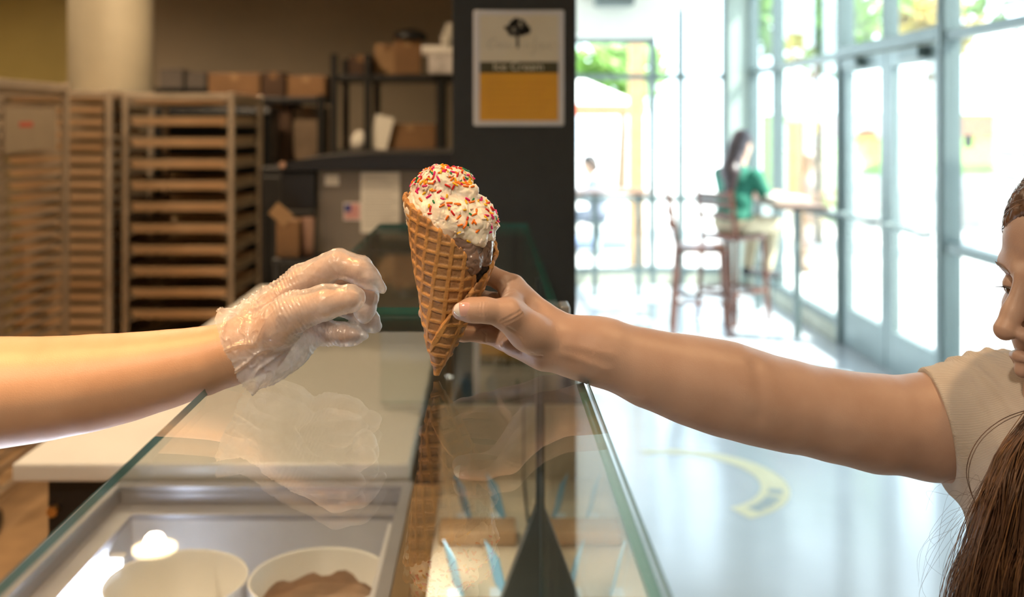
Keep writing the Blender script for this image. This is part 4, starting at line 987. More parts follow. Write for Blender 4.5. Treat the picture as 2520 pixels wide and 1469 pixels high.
area = np.linalg.norm(np.cross(v[fa[:, 2]] - v[fa[:, 0]], v[fa[:, 3]] - v[fa[:, 1]]), axis=1)
pr = w * area; pr /= pr.sum()
cand = rng.choice(len(fc), 2600, p=pr); kept = []
for c in cand:
    p = fc[c]
    if any(((p - q) ** 2).sum() < 0.0018 ** 2 for q in kept): continue
    kept.append(p)
    cname, sm = smesh[int(rng.choice(6, p=[.14, .20, .13, .12, .13, .28])) * 3 + rng.randint(3)]
    n = Vector(nn[c]); t = n.orthogonal().normalized(); t.rotate(Matrix.Rotation(rng.uniform(0, 6.28), 3, n)); t = (t + n * rng.uniform(-0.1, 0.25)).normalized()
    o = bpy.data.objects.new('sprinkle', sm); COL.objects.link(o)
    o.rotation_mode = 'QUATERNION'; o.rotation_quaternion = t.to_track_quat('Z', 'Y'); o.location = Vector(p) + n * 0.0006
    o.parent = van; o.matrix_parent_inverse = Matrix.Translation(-Vector(ic.location)) @ Matrix.Translation(Vector(ic.location))
    if len(kept) >= 290: break
# ------------------------------------------------------------------ people
def skin(name, col, col2):
    m = mat(name, col, 0.42, vs=22, bump=0.12, bs=900, col2=col2, spec=0.4)
    return m
def frame_of(fwd, tilt=0.0):
    f = np.array([fwd[0], fwd[1], 0.0]); f /= np.linalg.norm(f); u = np.array([0, 0, 1.0]); r = np.cross(f, u)
    f2 = f * math.cos(tilt) - u * math.sin(tilt); u2 = u * math.cos(tilt) + f * math.sin(tilt)
    return f2, r, u2
def head_prims(s, c, fwd, tilt=0.0, sc=1.0):
    f, r, u = frame_of(fwd, tilt); rot = np.stack([f, r, u], 1)
    L = lambda a, b, d: c + (f * a + r * b + u * d) * sc
    E = lambda p, rad, k=0.012, sub=False: s.ell(L(*p), np.array(rad) * sc, rot, k * sc, sub)
    C = lambda a, b, ra, rb, k=0.010: s.cap(L(*a), L(*b), ra * sc, rb * sc, k * sc)
    E((-0.018, 0, 0.040), (0.092, 0.073, 0.078)); E((0.028, 0, -0.040), (0.058, 0.056, 0.070), 0.02)
    E((0.036, 0, 0.036), (0.043, 0.058, 0.040), 0.02)
    C((0.005, 0.050, -0.070), (0.058, 0.012, -0.104), 0.014, 0.013, 0.02); C((0.005, -0.050, -0.070), (0.058, -0.012, -0.104), 0.014, 0.013, 0.02)
    E((0.064, 0, -0.106), (0.016, 0.018, 0.014), 0.015)
    for sg in (1, -1):
        E((0.048, sg * 0.040, -0.028), (0.019, 0.019, 0.018), 0.02)
        C((0.076, sg * 0.012, 0.015), (0.062, sg * 0.044, 0.017), 0.0095, 0.009, 0.012)
        E((0.088, sg * 0.030, -0.004), (0.018, 0.017, 0.0115), 0.010, True)
        E((0.0625, sg * 0.031, -0.004), (0.0136, 0.0150, 0.0132), 0.003); E((0.076, sg * 0.031, -0.0075), (0.010, 0.0118, 0.0030), 0.0015, True)
        E((-0.012, sg * 0.076, -0.018), (0.020, 0.008, 0.030), 0.006)
    C((0.083, 0, 0.010), (0.097, 0, -0.020), 0.0070, 0.0085, 0.012); C((0.097, 0, -0.020), (0.107, 0, -0.036), 0.0085, 0.0105, 0.008)
    for sg in (1, -1):
        E((0.094, sg * 0.0125, -0.0405), (0.010, 0.0065, 0.0070), 0.006)
        E((0.098, sg * 0.007, -0.0475), (0.0045, 0.0035, 0.0030), 0.003, True)
    C((0.084, 0.018, -0.067), (0.0925, 0.003, -0.0635), 0.0042, 0.0052, 0.006); C((0.084, -0.018, -0.067), (0.0925, -0.003, -0.0635), 0.0042, 0.0052, 0.006)
    C((0.082, 0.014, -0.0745), (0.0895, 0, -0.0765), 0.0045, 0.0065, 0.006); C((0.082, -0.014, -0.0745), (0.0895, 0, -0.0765), 0.0045, 0.0065, 0.006)
    return L
def eyes(L, par, sc=1.0, iris=(0.10, 0.05, 0.02), lash=True):
    me_w = mat('eye_white', (0.75, 0.72, 0.70), 0.15); me_i = mat('eye_iris', iris, 0.1, var=0.2, vs=300); m_l = mat('eyelash', (0.012, 0.010, 0.010), 0.5)
    for sg in (1, -1):
        c = L(0.0625, sg * 0.031, -0.005); s = SDF(0.001); s.ell(c, (0.0122 * sc,) * 3); v, f = s.mesh(0.0016 * sc); e = link('eye', np_mesh('eye', v, f), me_w, par)
        s = SDF(0.001); s.ell(L(0.0698, sg * 0.031, -0.0085), (0.0056 * sc,) * 3); v, f = s.mesh(0.0011 * sc); link('iris', np_mesh('iris', v, f), me_i, e)
        # eyelids
        mb = MB()
        for t in range(15):
            a = (t - 7) / 7.0
            b = L(0.0762 - 0.005 * a * a, sg * (0.031 + a * 0.012), -0.0065 + 0.002 * (1 - a * a)); d = L(0.0850 - 0.004 * a * a, sg * (0.031 + a * 0.0175), -0.0045 + 0.003 * (1 - a * a))
            mid = (b + d) / 2 - (L(0, 0, 0.0015) - L(0, 0, 0))
            mb.tube([b, mid, d], [0.00028, 0.00022, 0.00006], 4)
        mb.build('eyelashes', m_l, par)
def ring_loop(mb, pts, r, n=6):
    mb.tube(list(pts) + [pts[0]], r, n, caps=False)

# ---- customer: right arm stretched out, holding the cone ----------------------------------
m_skin = skin('customer_skin', (0.53, 0.355, 0.275), (0.47, 0.30, 0.225))
cu = thing('person', 'customer with long brown hair and beige ribbed tee reaching out with the cone', 'person', (0.66, 0.95, 0))
g = SDF(0.010)
def J(px, py, y): return P(px, py, y)
# forearm and upper arm (wide in height, a little flatter in depth)
def limb(st, k=0.02):
    for (a, b) in zip(st[:-1], st[1:]):
        pa, pb = J(*a[:3]), J(*b[:3]); ra, rb = a[3] * a[2] / F, b[3] * b[2] / F
        g.cap(pa, pb, ra, rb, k)
ARM = [(1405, 853, 1.012, 60), (1450, 858, 1.013, 66), (1500, 871, 1.014, 71), (1600, 907, 1.018, 84), (1700, 935, 1.022, 97), (1790, 958, 1.026, 104), (1880, 985, 1.030, 100),
       (1960, 1003, 1.036, 98), (2060, 1024, 1.044, 101), (2160, 1042, 1.052, 108), (2290, 1050, 1.062, 119), (2420, 1052, 1.078, 128)]
limb(ARM)
# hand
W0 = J(1392, 850, 1.014)
def fing(pts, rs, k=0.004):
    q = [J(*p) for p in pts]; g.chain(q, rs, k)
    return q
def mc_(a, b, ra, rb, k=0.012): g.cap(J(*a), J(*b), ra, rb, k)
g.cap(J(1405, 838, 1.012), J(1340, 800, 1.018), 0.0215, 0.0175, 0.014)
g.cap(J(1405, 868, 1.014), J(1345, 866, 1.018), 0.0205, 0.0165, 0.014)
mc_((1345, 797, 1.018), (1262, 707, 1.034), 0.0165, 0.0125)
mc_((1340, 822, 1.022), (1248, 750, 1.044), 0.0165, 0.0125)
mc_((1340, 850, 1.022), (1240, 800, 1.044), 0.0160, 0.0115)
mc_((1338, 866, 1.016), (1240, 838, 1.036), 0.0145, 0.0100)
mc_((1330, 872, 1.004), (1262, 848, 1.022), 0.0115, 0.0085)
# thenar mass and thumb
mc_((1365, 842, 1.002), (1300, 815, 0.988), 0.0180, 0.0175)
mc_((1300, 815, 0.988), (1248, 775, 0.970), 0.0170, 0.0145)
g.cap(J(1262, 728, 1.018), J(1255, 765, 0.985), 0.010, 0.012, 0.016)       # web between thumb and index
TH = fing([(1248, 772, 0.970), (1192, 763, 0.9605), (1160, 763, 0.9605), (1134, 766, 0.9625)], [0.0138, 0.0112, 0.0108, 0.0082], 0.006)
fing([(1262, 705, 1.034), (1204, 676, 1.052), (1140, 690, 1.052), (1092, 705, 1.042)], [0.0120, 0.0098, 0.0086, 0.0070])
fing([(1246, 750, 1.044), (1182, 738, 1.058), (1108, 748, 1.045), (1046, 770, 1.023)], [0.0120, 0.0098, 0.0085, 0.0068])
fing([(1238, 800, 1.044), (1178, 790, 1.056), (1112, 796, 1.042), (1082, 800, 1.032)], [0.0112, 0.0094, 0.0082, 0.0068])
fing([(1240, 836, 1.036), (1188, 822, 1.040), (1140, 821, 1.032), (1104, 818, 1.026)], [0.0098, 0.0086, 0.0078, 0.0064])
hand_lo, hand_hi = J(990, 940, 1.1), None
# torso, neck, head, other arm and legs
FW = np.array([-0.866, -0.5, 0.0]); RT = np.array([-0.5, 0.866, 0.0]); UP = np.array([0, 0, 1.0])
CH = np.array([0.612, 0.945, 1.20])
HF = np.array([-0.970, -0.243, 0.0])
HC = np.array([0.5865, 0.978, 1.449])
T = lambda a, b, z: np.array([CH[0], CH[1], 0]) + FW * a + RT * b + UP * z
g2 = []
def tk(*a, **k): g.cap(*a, **k)
tk(T(0, 0.135, 1.290), T(0, 0.06, 1.305), 0.052, 0.055, k=0.03); tk(T(0, -0.15, 1.275), T(0, -0.05, 1.30), 0.055, 0.055, k=0.03)
g.ell(T(0.0, 0.0, 1.18), (0.115, 0.15, 0.17), np.stack([FW, RT, UP], 1), 0.04)
g.ell(T(0.0, 0.0, 0.98), (0.10, 0.13, 0.16), np.stack([FW, RT, UP], 1), 0.05)
g.ell(T(-0.01, 0.0, 0.82), (0.115, 0.155, 0.12), np.stack([FW, RT, UP], 1), 0.04)
tk(T(0.0, 0.0, 1.30), HC - UP * 0.09 - HF * 0.02, 0.056, 0.050, k=0.03)
for sg in (1, -1):
    tk(T(0, sg * 0.085, 0.80), T(0.01, sg * 0.085, 0.45), 0.080, 0.052, k=0.02); tk(T(0.01, sg * 0.085, 0.45), T(-0.01, sg * 0.085, 0.09), 0.050, 0.034, k=0.02)
    tk(T(-0.01, sg * 0.085, 0.07), T(0.12, sg * 0.09, 0.045), 0.034, 0.028, k=0.02)
# other arm hanging with a relaxed hand
tk(T(0, -0.175, 1.27), T(-0.01, -0.215, 1.02), 0.046, 0.038, k=0.02); tk(T(-0.01, -0.215, 1.02), T(0.05, -0.225, 0.80), 0.036, 0.026, k=0.02)
tk(T(0.05, -0.225, 0.79), T(0.065, -0.225, 0.72), 0.022, 0.020, k=0.015)
for i, (a, l) in enumerate(((0.030, 0.070), (0.012, 0.078), (-0.006, 0.072), (-0.022, 0.056))):
    tk(T(0.065 + a, -0.225, 0.715), T(0.075 + a, -0.218, 0.715 - l * 0.5), 0.0088, 0.0080, k=0.004); tk(T(0.075 + a, -0.218, 0.715 - l * 0.5), T(0.074 + a, -0.205, 0.715 - l), 0.0080, 0.0062, k=0.004)
tk(T(0.085, -0.215, 0.755), T(0.105, -0.205, 0.715), 0.011, 0.0085, k=0.006)
LH = head_prims(g, HC, HF, R(4), 1.0)
parts = [g.mesh(0.0010, np.array([PX(1005, 1.0), 0.93, 1.32]), np.array([PX(1452, 1.0), 1.10, 1.475])),
         g.mesh(0.0030, np.array([PX(1438, 1.0), 0.8, 1.0]), np.array([PX(2385, 1.0), 1.25, 1.5])),
         g.mesh(0.0022, np.array([0.42, 0.80, 1.33]), np.array([0.85, 1.2, 1.62])),
         g.mesh(0.0075, np.array([PX(2325, 1.0), 0.3, -0.02]), np.array([1.2, 1.5, 1.36]))]
v, f = join_vf(parts)
N0 = sdf_normals(g, v)
A = lambda *q: [P(x, y, yy) for x, y, yy in q]
CR = [(A((1181, 744, .95), (1178, 758, .945), (1181, 774, .95)), 0.00035, 0.0007), (A((1188, 743, .95), (1186, 758, .945), (1188, 775, .95)), 0.0004, 0.0008), (A((1196, 744, .95), (1195, 758, .945), (1196, 774, .95)), 0.00030, 0.0007),
      (A((1234, 790, .955), (1258, 778, .955), (1282, 765, .96)), 0.0005, 0.0011), (A((1240, 795, .955), (1268, 785, .955), (1296, 770, .96)), 0.0004, 0.0011), (A((1250, 800, .96), (1285, 825, .97), (1310, 850, .985)), 0.0005, 0.0013),
      (A((1225, 792, 1.0), (1222, 820, 1.01), (1228, 848, 1.02)), 0.0011, 0.0013), (A((1190, 800, 1.02), (1195, 820, 1.02), (1193, 842, 1.03)), 0.0007, 0.0011), (A((1290, 840, .99), (1310, 858, .99), (1335, 862, .99)), 0.0008, 0.0016),
      (A((1262, 690, 1.0), (1240, 706, 1.0), (1232, 730, 1.0)), 0.0009, 0.0018), (A((1372, 800, .985), (1380, 850, .98), (1362, 895, .99)), 0.0003, 0.0011), (A((1385, 870, .985), (1440, 885, .985), (1490, 905, .985)), -0.0008, 0.004),
      (A((1390, 850, .985), (1440, 858, .985), (1500, 872, .985)), -0.0005, 0.004), (A((1850, 905, 1.0), (1868, 960, .985), (1862, 1015, .99)), 0.0010, 0.006)]
dz = creases(g, v, CR, N0)
v = v + N0 * dz[:, None]
bme = np_mesh('body', v, f)
if len(bme.vertices) == len(v):
    fn = vnormals(v, f); k_ = (np.abs(dz) > 1e-5)[:, None]; custom_normals(bme, np.where(k_, fn, N0))
body = link('body', bme, m_skin, cu)
eyes(LH, cu)
# eyebrow
m_hair = mat('brown_hair', (0.15, 0.072, 0.036), 0.36, var=0.45, vs=30, spec=0.6)
for sg in (1, -1):
    mb = MB()
    for t in range(16):
        a = t / 15; b = LH(0.0850 - 0.012 * a * a, sg * (0.014 + 0.036 * a), 0.012 + 0.007 * a - 0.006 * a * a); b = b - sdf_normals(g, b[None])[0] * (g(b[None])[0] - 0.0003)
        mb.tube([b, b + (LH(-0.002, sg * 0.006, 0.003) - LH(0, 0, 0))], [0.0006, 0.0001], 4)
    mb.build('eyebrow', m_hair, cu)
# thumb nail with white tip
def nail(c, axis, normal, L, w, par, m_base, m_tip, tipfrac=0.36, arch=0.0022):
    axis = np.array(axis, float); axis /= np.linalg.norm(axis); normal = np.array(normal, float); normal -= axis * (normal @ axis); normal /= np.linalg.norm(normal); side = np.cross(axis, normal)
    def patch(u0, u1, n=10, mth=10):
        vs = []; fs = []
        for i in range(n + 1):
            u = u0 + (u1 - u0) * i / n
            ww = w * math.sqrt(max(0.0, 1 - max(0, abs(u - 0.45) - 0.12) ** 2 / 0.185))
            for j in range(mth + 1):
                q = (j / mth - 0.5) * 2; vs.append(c + axis * ((u - 0.5) * L) + side * (q * ww) + normal * (arch * (1 - q * q) - 0.0012 * (u - 0.5) ** 2 * 4 + 0.0003))
        for i in range(n):
            for j in range(mth): a = i * (mth + 1) + j; fs.append((a, a + 1, a + mth + 2, a + mth + 1))
        return vs, fs
    b = MB(); vs, fs = patch(0.02, 1 - tipfrac); b.add(vs, fs, 0, True); nb = b.build('nail', m_base, par)
    so = nb.modifiers.new('thick', 'SOLIDIFY'); so.thickness = 0.0006; so.offset = 0
    b = MB(); vs, fs = patch(1 - tipfrac, 0.99); b.add(vs, fs, 0, True); nt_ = b.build('nail_tip', m_tip, nb); so = nt_.modifiers.new('thick', 'SOLIDIFY'); so.thickness = 0.0006; so.offset = 0
m_nail = mat('nail_pink', (0.72, 0.44, 0.40), 0.12, var=0.03, coat=0.8); m_ntip = mat('nail_white', (0.85, 0.80, 0.78), 0.12, coat=0.8)
nail(P(1138, 762, 0.9518), P(1110, 767, 0.9560) - P(1160, 761, 0.9530), (-0.05, -1.0, 0.12), 0.0170, 0.0066, cu, m_nail, m_ntip)

# tee: sleeve and torso, open hem
t = SDF(0.02)
for a, b in zip(ARM[-3:-1], ARM[-2:]):
    t.cap(J(*a[:3]), J(*b[:3]), a[3] * a[2] / F + 0.0045, b[3] * b[2] / F + 0.006, 0.02)
t.cap(J(2420, 1052, 1.078), T(0, 0.10, 1.285), 0.064, 0.070, 0.03)
t.cap(T(0, 0.135, 1.290), T(0, 0.05, 1.300), 0.066, 0.066, 0.03); t.cap(T(0, -0.15, 1.275), T(0, -0.05, 1.295), 0.062, 0.060, 0.03)
t.cap(T(0, -0.165, 1.265), T(-0.005, -0.20, 1.13), 0.058, 0.056, 0.03)
t.ell(T(0.0, 0.0, 1.18), (0.125, 0.160, 0.175), np.stack([FW, RT, UP], 1), 0.04)
t.ell(T(0.0, 0.0, 0.98), (0.112, 0.143, 0.17), np.stack([FW, RT, UP], 1), 0.05)
t.ell(T(-0.01, 0.0, 0.86), (0.125, 0.163, 0.10), np.stack([FW, RT, UP], 1), 0.04)
hem0, hem1 = J(2283, 920, 1.058), J(2325, 1180, 1.064)
ax_ = J(2420, 1052, 1.078) - J(2290, 1050, 1.062)
hd_ = hem1 - hem0; hn = np.cross(hd_, np.array([0.12, 1, 0])); hn = hn / np.linalg.norm(hn); hn = hn if hn[0] < 0 else -hn
t.plane((hem0 + hem1) / 2, hn, 0.002)
t.plane(T(0, 0, 0.80), (0, 0, -1), 0.002)
v, f = t.mesh(0.0036, np.array([PX(2270, 1.0), 0.5, 0.78]), np.array([1.0, 1.3, 1.37]))
nrm = vnormals(v, f)
sl = np.exp(-((v[:, 0] - PX(2400, 1.06)) / 0.05) ** 2) * (v[:, 2] > 1.18)
fold = np.sin((v[:, 0] + 0.25 * (v[:, 2] - 1.28)) * 330 + fbm(v, 14, 2) * 2.5) * 0.0024 * np.clip((v[:, 0] - PX(2325, 1.06)) / 0.02, 0, 1) * sl + fbm(v, 18, 2, 3.0) * 0.003 * np.clip((v[:, 0] - PX(2300, 1.06)) / 0.03, 0, 1)
v = v + nrm * np.maximum(fold, -0.001)[:, None]
m_tee = mat('beige_rib_knit', (0.58, 0.51, 0.445), 0.85, var=0.04, vs=20, bump=0.30, bs=215, wave='Z')
link('tee', np_mesh('tee', v, f), m_tee, cu, label='beige ribbed short sleeved tee')
# trousers and shoes
t = SDF(0.03); t.ell(T(-0.01, 0.0, 0.82), (0.123, 0.161, 0.12), np.stack([FW, RT, UP], 1), 0.03)
for sg in (1, -1):
    t.cap(T(0, sg * 0.085, 0.80), T(0.01, sg * 0.085, 0.45), 0.088, 0.062, 0.02); t.cap(T(0.01, sg * 0.085, 0.45), T(-0.01, sg * 0.085, 0.10), 0.061, 0.052, 0.02)
v, f = t.mesh(0.009); link('trousers', np_mesh('trousers', v, f), mat('blue_denim', (0.07, 0.10, 0.17), 0.8, var=0.2, vs=40), cu)
for sg in (1, -1):
    t = SDF(0.02); t.cap(T(-0.03, sg * 0.087, 0.046), T(0.12, sg * 0.093, 0.040), 0.044, 0.038); t.cap(T(-0.02, sg * 0.086, 0.06), T(-0.015, sg * 0.086, 0.10), 0.042, 0.044); t.plane(T(0, 0, 0.002), (0, 0, -1), 0.002)
    v, f = t.mesh(0.005); link('shoe', np_mesh('shoe', v, f), mat('white_trainer', (0.7, 0.7, 0.68), 0.5, var=0.05), cu)
# hair: cap plus long strands
t = SDF(0.015); f_, r_, u_ = frame_of(HF, R(4)); rot = np.stack([f_, r_, u_], 1)
t.ell(LH(-0.018, 0, 0.044), (0.099, 0.081, 0.083), rot, 0.01); t.ell(LH(-0.045, 0, -0.03), (0.070, 0.078, 0.10), rot, 0.03)
t.ell(LH(0.082, -0.012, -0.020), (0.064, 0.076, 0.088), rot, 0.012, True)
v, f = t.mesh(0.003); nrm = vnormals(v, f); v = v + nrm * (np.sin((v @ r_) * 900) * 0.0006 + fbm(v, 60, 2) * 0.002)[:, None]
hb_ = link('hair', np_mesh('hair', v, f), m_hair, cu, label='long wavy brown hair')
rng = random.Random(21); mb = MB()
STR = []
def strand(pts, r0, mi=0): STR.append((pts, r0 * 0.6, mi))
def hair_lock(px_top, px_mid, px_end, y_end, n, spread, dy, mi_p=0.2, r=0.0006):
    for i in range(n):
        a = rng.gauss(0, 1); b = rng.gauss(0, 1); s_ = rng.random(); wv = math.sin(a * 3.0) * 9
        p0 = LH(0.0 + 0.03 * rng.uniform(-1, 1), 0.078 + 0.006 * rng.random(), 0.02 * rng.uniform(-1, 1) + 0.01) if rng.random() < 0.75 else LH(-0.05, 0.06, 0.0)
        m1 = P(px_top + a * 14 + 40, 960 + rng.uniform(-20, 20), 0.975 + dy + b * 0.008)
        m2 = P(px_mid + a * spread - wv, 1140 + rng.uniform(-20, 20), 0.925 + dy + b * 0.012)
        m3 = P((px_mid + px_end) / 2 + a * spread * 1.15 + wv + rng.uniform(-8, 8), 1300 + rng.uniform(-20, 20), 0.915 + dy + b * 0.014)
        m4 = P(px_end + a * spread * 1.4 + rng.uniform(-15, 15), y_end + rng.uniform(-60, 60), 0.915 + dy + b * 0.016)
        m5 = P(px_end - 30 + a * spread * 1.3 + rng.uniform(-30, 30), y_end + 210 + rng.uniform(-120, 120), 0.925 + dy + b * 0.016)
        strand([p0, m1, m2, m3, m4, m5], r * rng.uniform(0.7, 1.4), 1 if rng.random() < mi_p else 0)
hair_lock(2560, 2530, 2465, 1480, 1300, 27, -0.012)
hair_lock(2550, 2490, 2392, 1475, 1000, 20, 0.0, 0.4)
hair_lock(2560, 2590, 2570, 1490, 700, 24, -0.03)
for i in range(26):                                           # loose fly-away strands
    x = rng.uniform(2250, 2420); y = rng.uniform(1180, 1460)
    strand([P(2500, 1130 + rng.uniform(-60, 120), 0.93), P(2440 + rng.uniform(-20, 20), 1200 + rng.uniform(-30, 60), 0.925), P((x + 2440) / 2, (y + 1200) / 2 + rng.uniform(-60, 30), 0.92), P(x, y, 0.92), P(x + rng.uniform(-30, 60), y + rng.uniform(20, 120), 0.925)], 0.00022, 0)
for i in range(40):
    x = rng.uniform(2330, 2420)
    strand([P(2490, 1190, 0.925), P(2455 + rng.uniform(-10, 10), 1270, 0.92), P(x + 40, 1360 + rng.uniform(-30, 30), 0.915), P(x, 1450 + rng.uniform(-40, 40), 0.915), P(x - 30, 1560, 0.92)], 0.00035, 1)
strand([P(2560, 1000, 0.95), P(2470, 1030, 0.94), P(2405, 1085, 0.935), P(2378, 1160, 0.932), P(2400, 1240, 0.93), P(2440, 1330, 0.925)], 0.0009, 0)
strand([P(2560, 1004, 0.95), P(2474, 1036, 0.94), P(2410, 1090, 0.935), P(2383, 1165, 0.932), P(2402, 1245, 0.93), P(2445, 1330, 0.925)], 0.0007, 0)
hs = t; cv_ = v.copy(); rs_ = np.random.RandomState(5)          # combed strands that follow the hair cap
pick = cv_[rs_.choice(len(cv_), 1500)]; lp = (pick - HC) @ np.stack([f_, r_, u_], 1)
pick = pick[(lp[:, 0] > -0.09)]
paths = [pick]; cur = pick
for k in range(7):
    n_ = sdf_normals(hs, cur); rel = (cur - HC) @ r_
    flow = -f_ * 0.75 - u_ * 0.55 + np.sign(rel)[:, None] * r_ * 0.25
    flow = flow - n_ * (n_ * flow).sum(1)[:, None]; flow /= np.maximum(np.linalg.norm(flow, axis=1), 1e-6)[:, None]
    cur = cur + flow * 0.009; cur = cur - sdf_normals(hs, cur) * (hs(cur) - 0.0010)[:, None]; paths.append(cur)
paths = np.stack(paths, 1)
for q in paths: strand(list(q), 0.0007 * rng.uniform(0.6, 1.2), 1 if rng.random() < 0.25 else 0)
for i in range(60):                                            # short flyaway hairs along the hairline
    p = LH(0.055 + rng.uniform(-.03, .01), 0.06 * rng.uniform(-1, 1), 0.085 + rng.uniform(-.03, .02)); d = np.array([rng.gauss(-.4, .5), rng.gauss(0, .5), abs(rng.gauss(.5, .4))]); d /= np.linalg.norm(d)
    strand([p, p + d * .012, p + d * .022 + np.array([rng.gauss(0, .006), 0, -.004])], 0.00012, 0)
v_, f_2, mi_ = strand_mesh(STR); hme = np_mesh('hair_strands', v_, f_2)
if len(hme.polygons) == len(mi_): hme.polygons.foreach_set('material_index', mi_.astype(np.int32))
link('hair_strands', hme, [m_hair, mat('hair_highlight', (0.30, 0.15, 0.06), 0.35, var=0.3, vs=40, spec=0.6)], cu)
# ---- server: left arm reaching from behind the counter, clear glove ------------------------
m_skin2 = skin('server_skin', (0.62, 0.39, 0.26), (0.56, 0.34, 0.22))
sv_ = thing('person', 'server reaching from behind the counter with a clear plastic glove', 'person', (-0.86, 0.74, 0))
g = SDF(0.010)
ARM2 = [(560, 868, 0.985, 60), (500, 888, 0.984, 72), (400, 910, 0.982, 84), (300, 930, 0.980, 96), (200, 945, 0.978, 106), (90, 958, 0.976, 114), (-20, 966, 0.972, 117)]
limb(ARM2)
EL = J(-40, 968, 0.970); SHO = np.array([-0.765, 0.84, 1.405])
g.cap(EL, SHO, 0.045, 0.056, 0.03)
HAND = {
 'mc': [((575, 858, 0.985), (648, 790, 0.995), 0.0235, 0.0190), ((575, 885, 0.99), (650, 862, 1.002), 0.0220, 0.0200),
        ((640, 795, 0.995), (742, 692, 1.000), 0.0180, 0.0135), ((645, 810, 1.004), (742, 716, 1.018), 0.0180, 0.0130), ((645, 835, 1.010), (740, 748, 1.032), 0.0175, 0.0125), ((650, 862, 1.006), (742, 785, 1.036), 0.0170, 0.0110),
        ((630, 850, 0.985), (690, 800, 0.968), 0.0185, 0.0165)],
 'thumb': ([(690, 800, 0.968), (722, 768, 0.958), (800, 745, 0.950), (862, 735, 0.950)], [0.0165, 0.0140, 0.0115, 0.0085]),
 'index': ([(742, 692, 1.000), (832, 648, 0.992), (884, 664, 0.986), (905, 682, 0.984)], [0.0130, 0.0105, 0.0092, 0.0072]),
 'middle': ([(742, 716, 1.018), (852, 692, 1.022), (900, 728, 1.016), (898, 762, 1.010)], [0.0130, 0.0105, 0.0092, 0.0075]),
 'ring': ([(740, 748, 1.032), (840, 742, 1.044), (890, 770, 1.036), (908, 788, 1.028)], [0.0122, 0.0100, 0.0088, 0.0074]),
 'pinky': ([(742, 785, 1.036), (806, 818, 1.036), (846, 822, 1.030), (872, 824, 1.024)], [0.0108, 0.0090, 0.0082, 0.0066])}
for a, b, ra, rb in HAND['mc']: mc_(a, b, ra, rb, 0.014)
for n_ in ('thumb', 'index', 'middle', 'ring', 'pinky'): fing(*HAND[n_])
# rest of the body, standing behind the counter and facing it
FW2 = np.array([0.97, 0.24, 0.0]); FW2 /= np.linalg.norm(FW2); RT2 = np.cross(FW2, UP)
SC0 = SHO - (-RT2) * 0.17
T2 = lambda a, b, z: np.array([SC0[0], SC0[1], 0]) + FW2 * a + RT2 * b + UP * z
rot2 = np.stack([FW2, RT2, UP], 1)
g.cap(T2(0, -0.15, 1.40), T2(0, -0.05, 1.42), 0.056, 0.056, 0.03); g.cap(T2(0, 0.15, 1.40), T2(0, 0.05, 1.42), 0.056, 0.056, 0.03)
g.ell(T2(0, 0, 1.28), (0.115, 0.16, 0.18), rot2, 0.04); g.ell(T2(0, 0, 1.06), (0.105, 0.14, 0.17), rot2, 0.05); g.ell(T2(0, 0, 0.90), (0.12, 0.16, 0.13), rot2, 0.04)
HC2 = T2(0.03, 0, 1.60); g.cap(T2(0, 0, 1.42), HC2 - UP * 0.09, 0.058, 0.052, 0.03)
for sg in (1, -1):
    g.cap(T2(0, sg * 0.09, 0.86), T2(0.01, sg * 0.09, 0.47), 0.085, 0.055, 0.02); g.cap(T2(0.01, sg * 0.09, 0.47), T2(-0.01, sg * 0.09, 0.09), 0.054, 0.036, 0.02); g.cap(T2(-0.01, sg * 0.09, 0.06), T2(0.13, sg * 0.1, 0.045), 0.036, 0.030, 0.02)
g.cap(T2(0, 0.18, 1.38), T2(-0.02, 0.23, 1.12), 0.050, 0.042, 0.02); g.cap(T2(-0.02, 0.23, 1.12), T2(0.05, 0.235, 0.88), 0.040, 0.028, 0.02); g.cap(T2(0.05, 0.235, 0.87), T2(0.065, 0.235, 0.79), 0.024, 0.021, 0.015)
for a, l in ((0.030, 0.070), (0.012, 0.078), (-0.006, 0.072), (-0.022, 0.056)):
    g.cap(T2(0.065 + a, 0.235, 0.785), T2(0.075 + a, 0.228, 0.785 - l * 0.5), 0.0088, 0.0080, 0.004); g.cap(T2(0.075 + a, 0.228, 0.785 - l * 0.5), T2(0.074 + a, 0.215, 0.785 - l), 0.0080, 0.0062, 0.004)
g.cap(T2(0.085, 0.225, 0.825), T2(0.105, 0.215, 0.785), 0.011, 0.0085, 0.006)
LH2 = head_prims(g, HC2, FW2, R(6), 1.0)
parts = [g.mesh(0.0015, np.array([PX(535, 1.0), 0.90, 1.30]), np.array([PX(960, 1.0), 1.12, 1.52])),
         g.mesh(0.0030, np.array([PX(-60, 1.0), 0.8, 1.2]), np.array([PX(545, 1.0), 1.12, 1.55])),
         g.mesh(0.0030, HC2 - np.array([0.14, 0.14, 0.13]), HC2 + np.array([0.16, 0.14, 0.16])),
         g.mesh(0.0080, np.array([-1.5, 0.2, -0.02]), np.array([PX(-40, 1.0), 1.3, 1.50]))]
v, f = join_vf(parts); bme = np_mesh('body', v, f); custom_normals(bme, sdf_normals(g, v)); link('body', bme, m_skin2, sv_)
eyes(LH2, sv_)
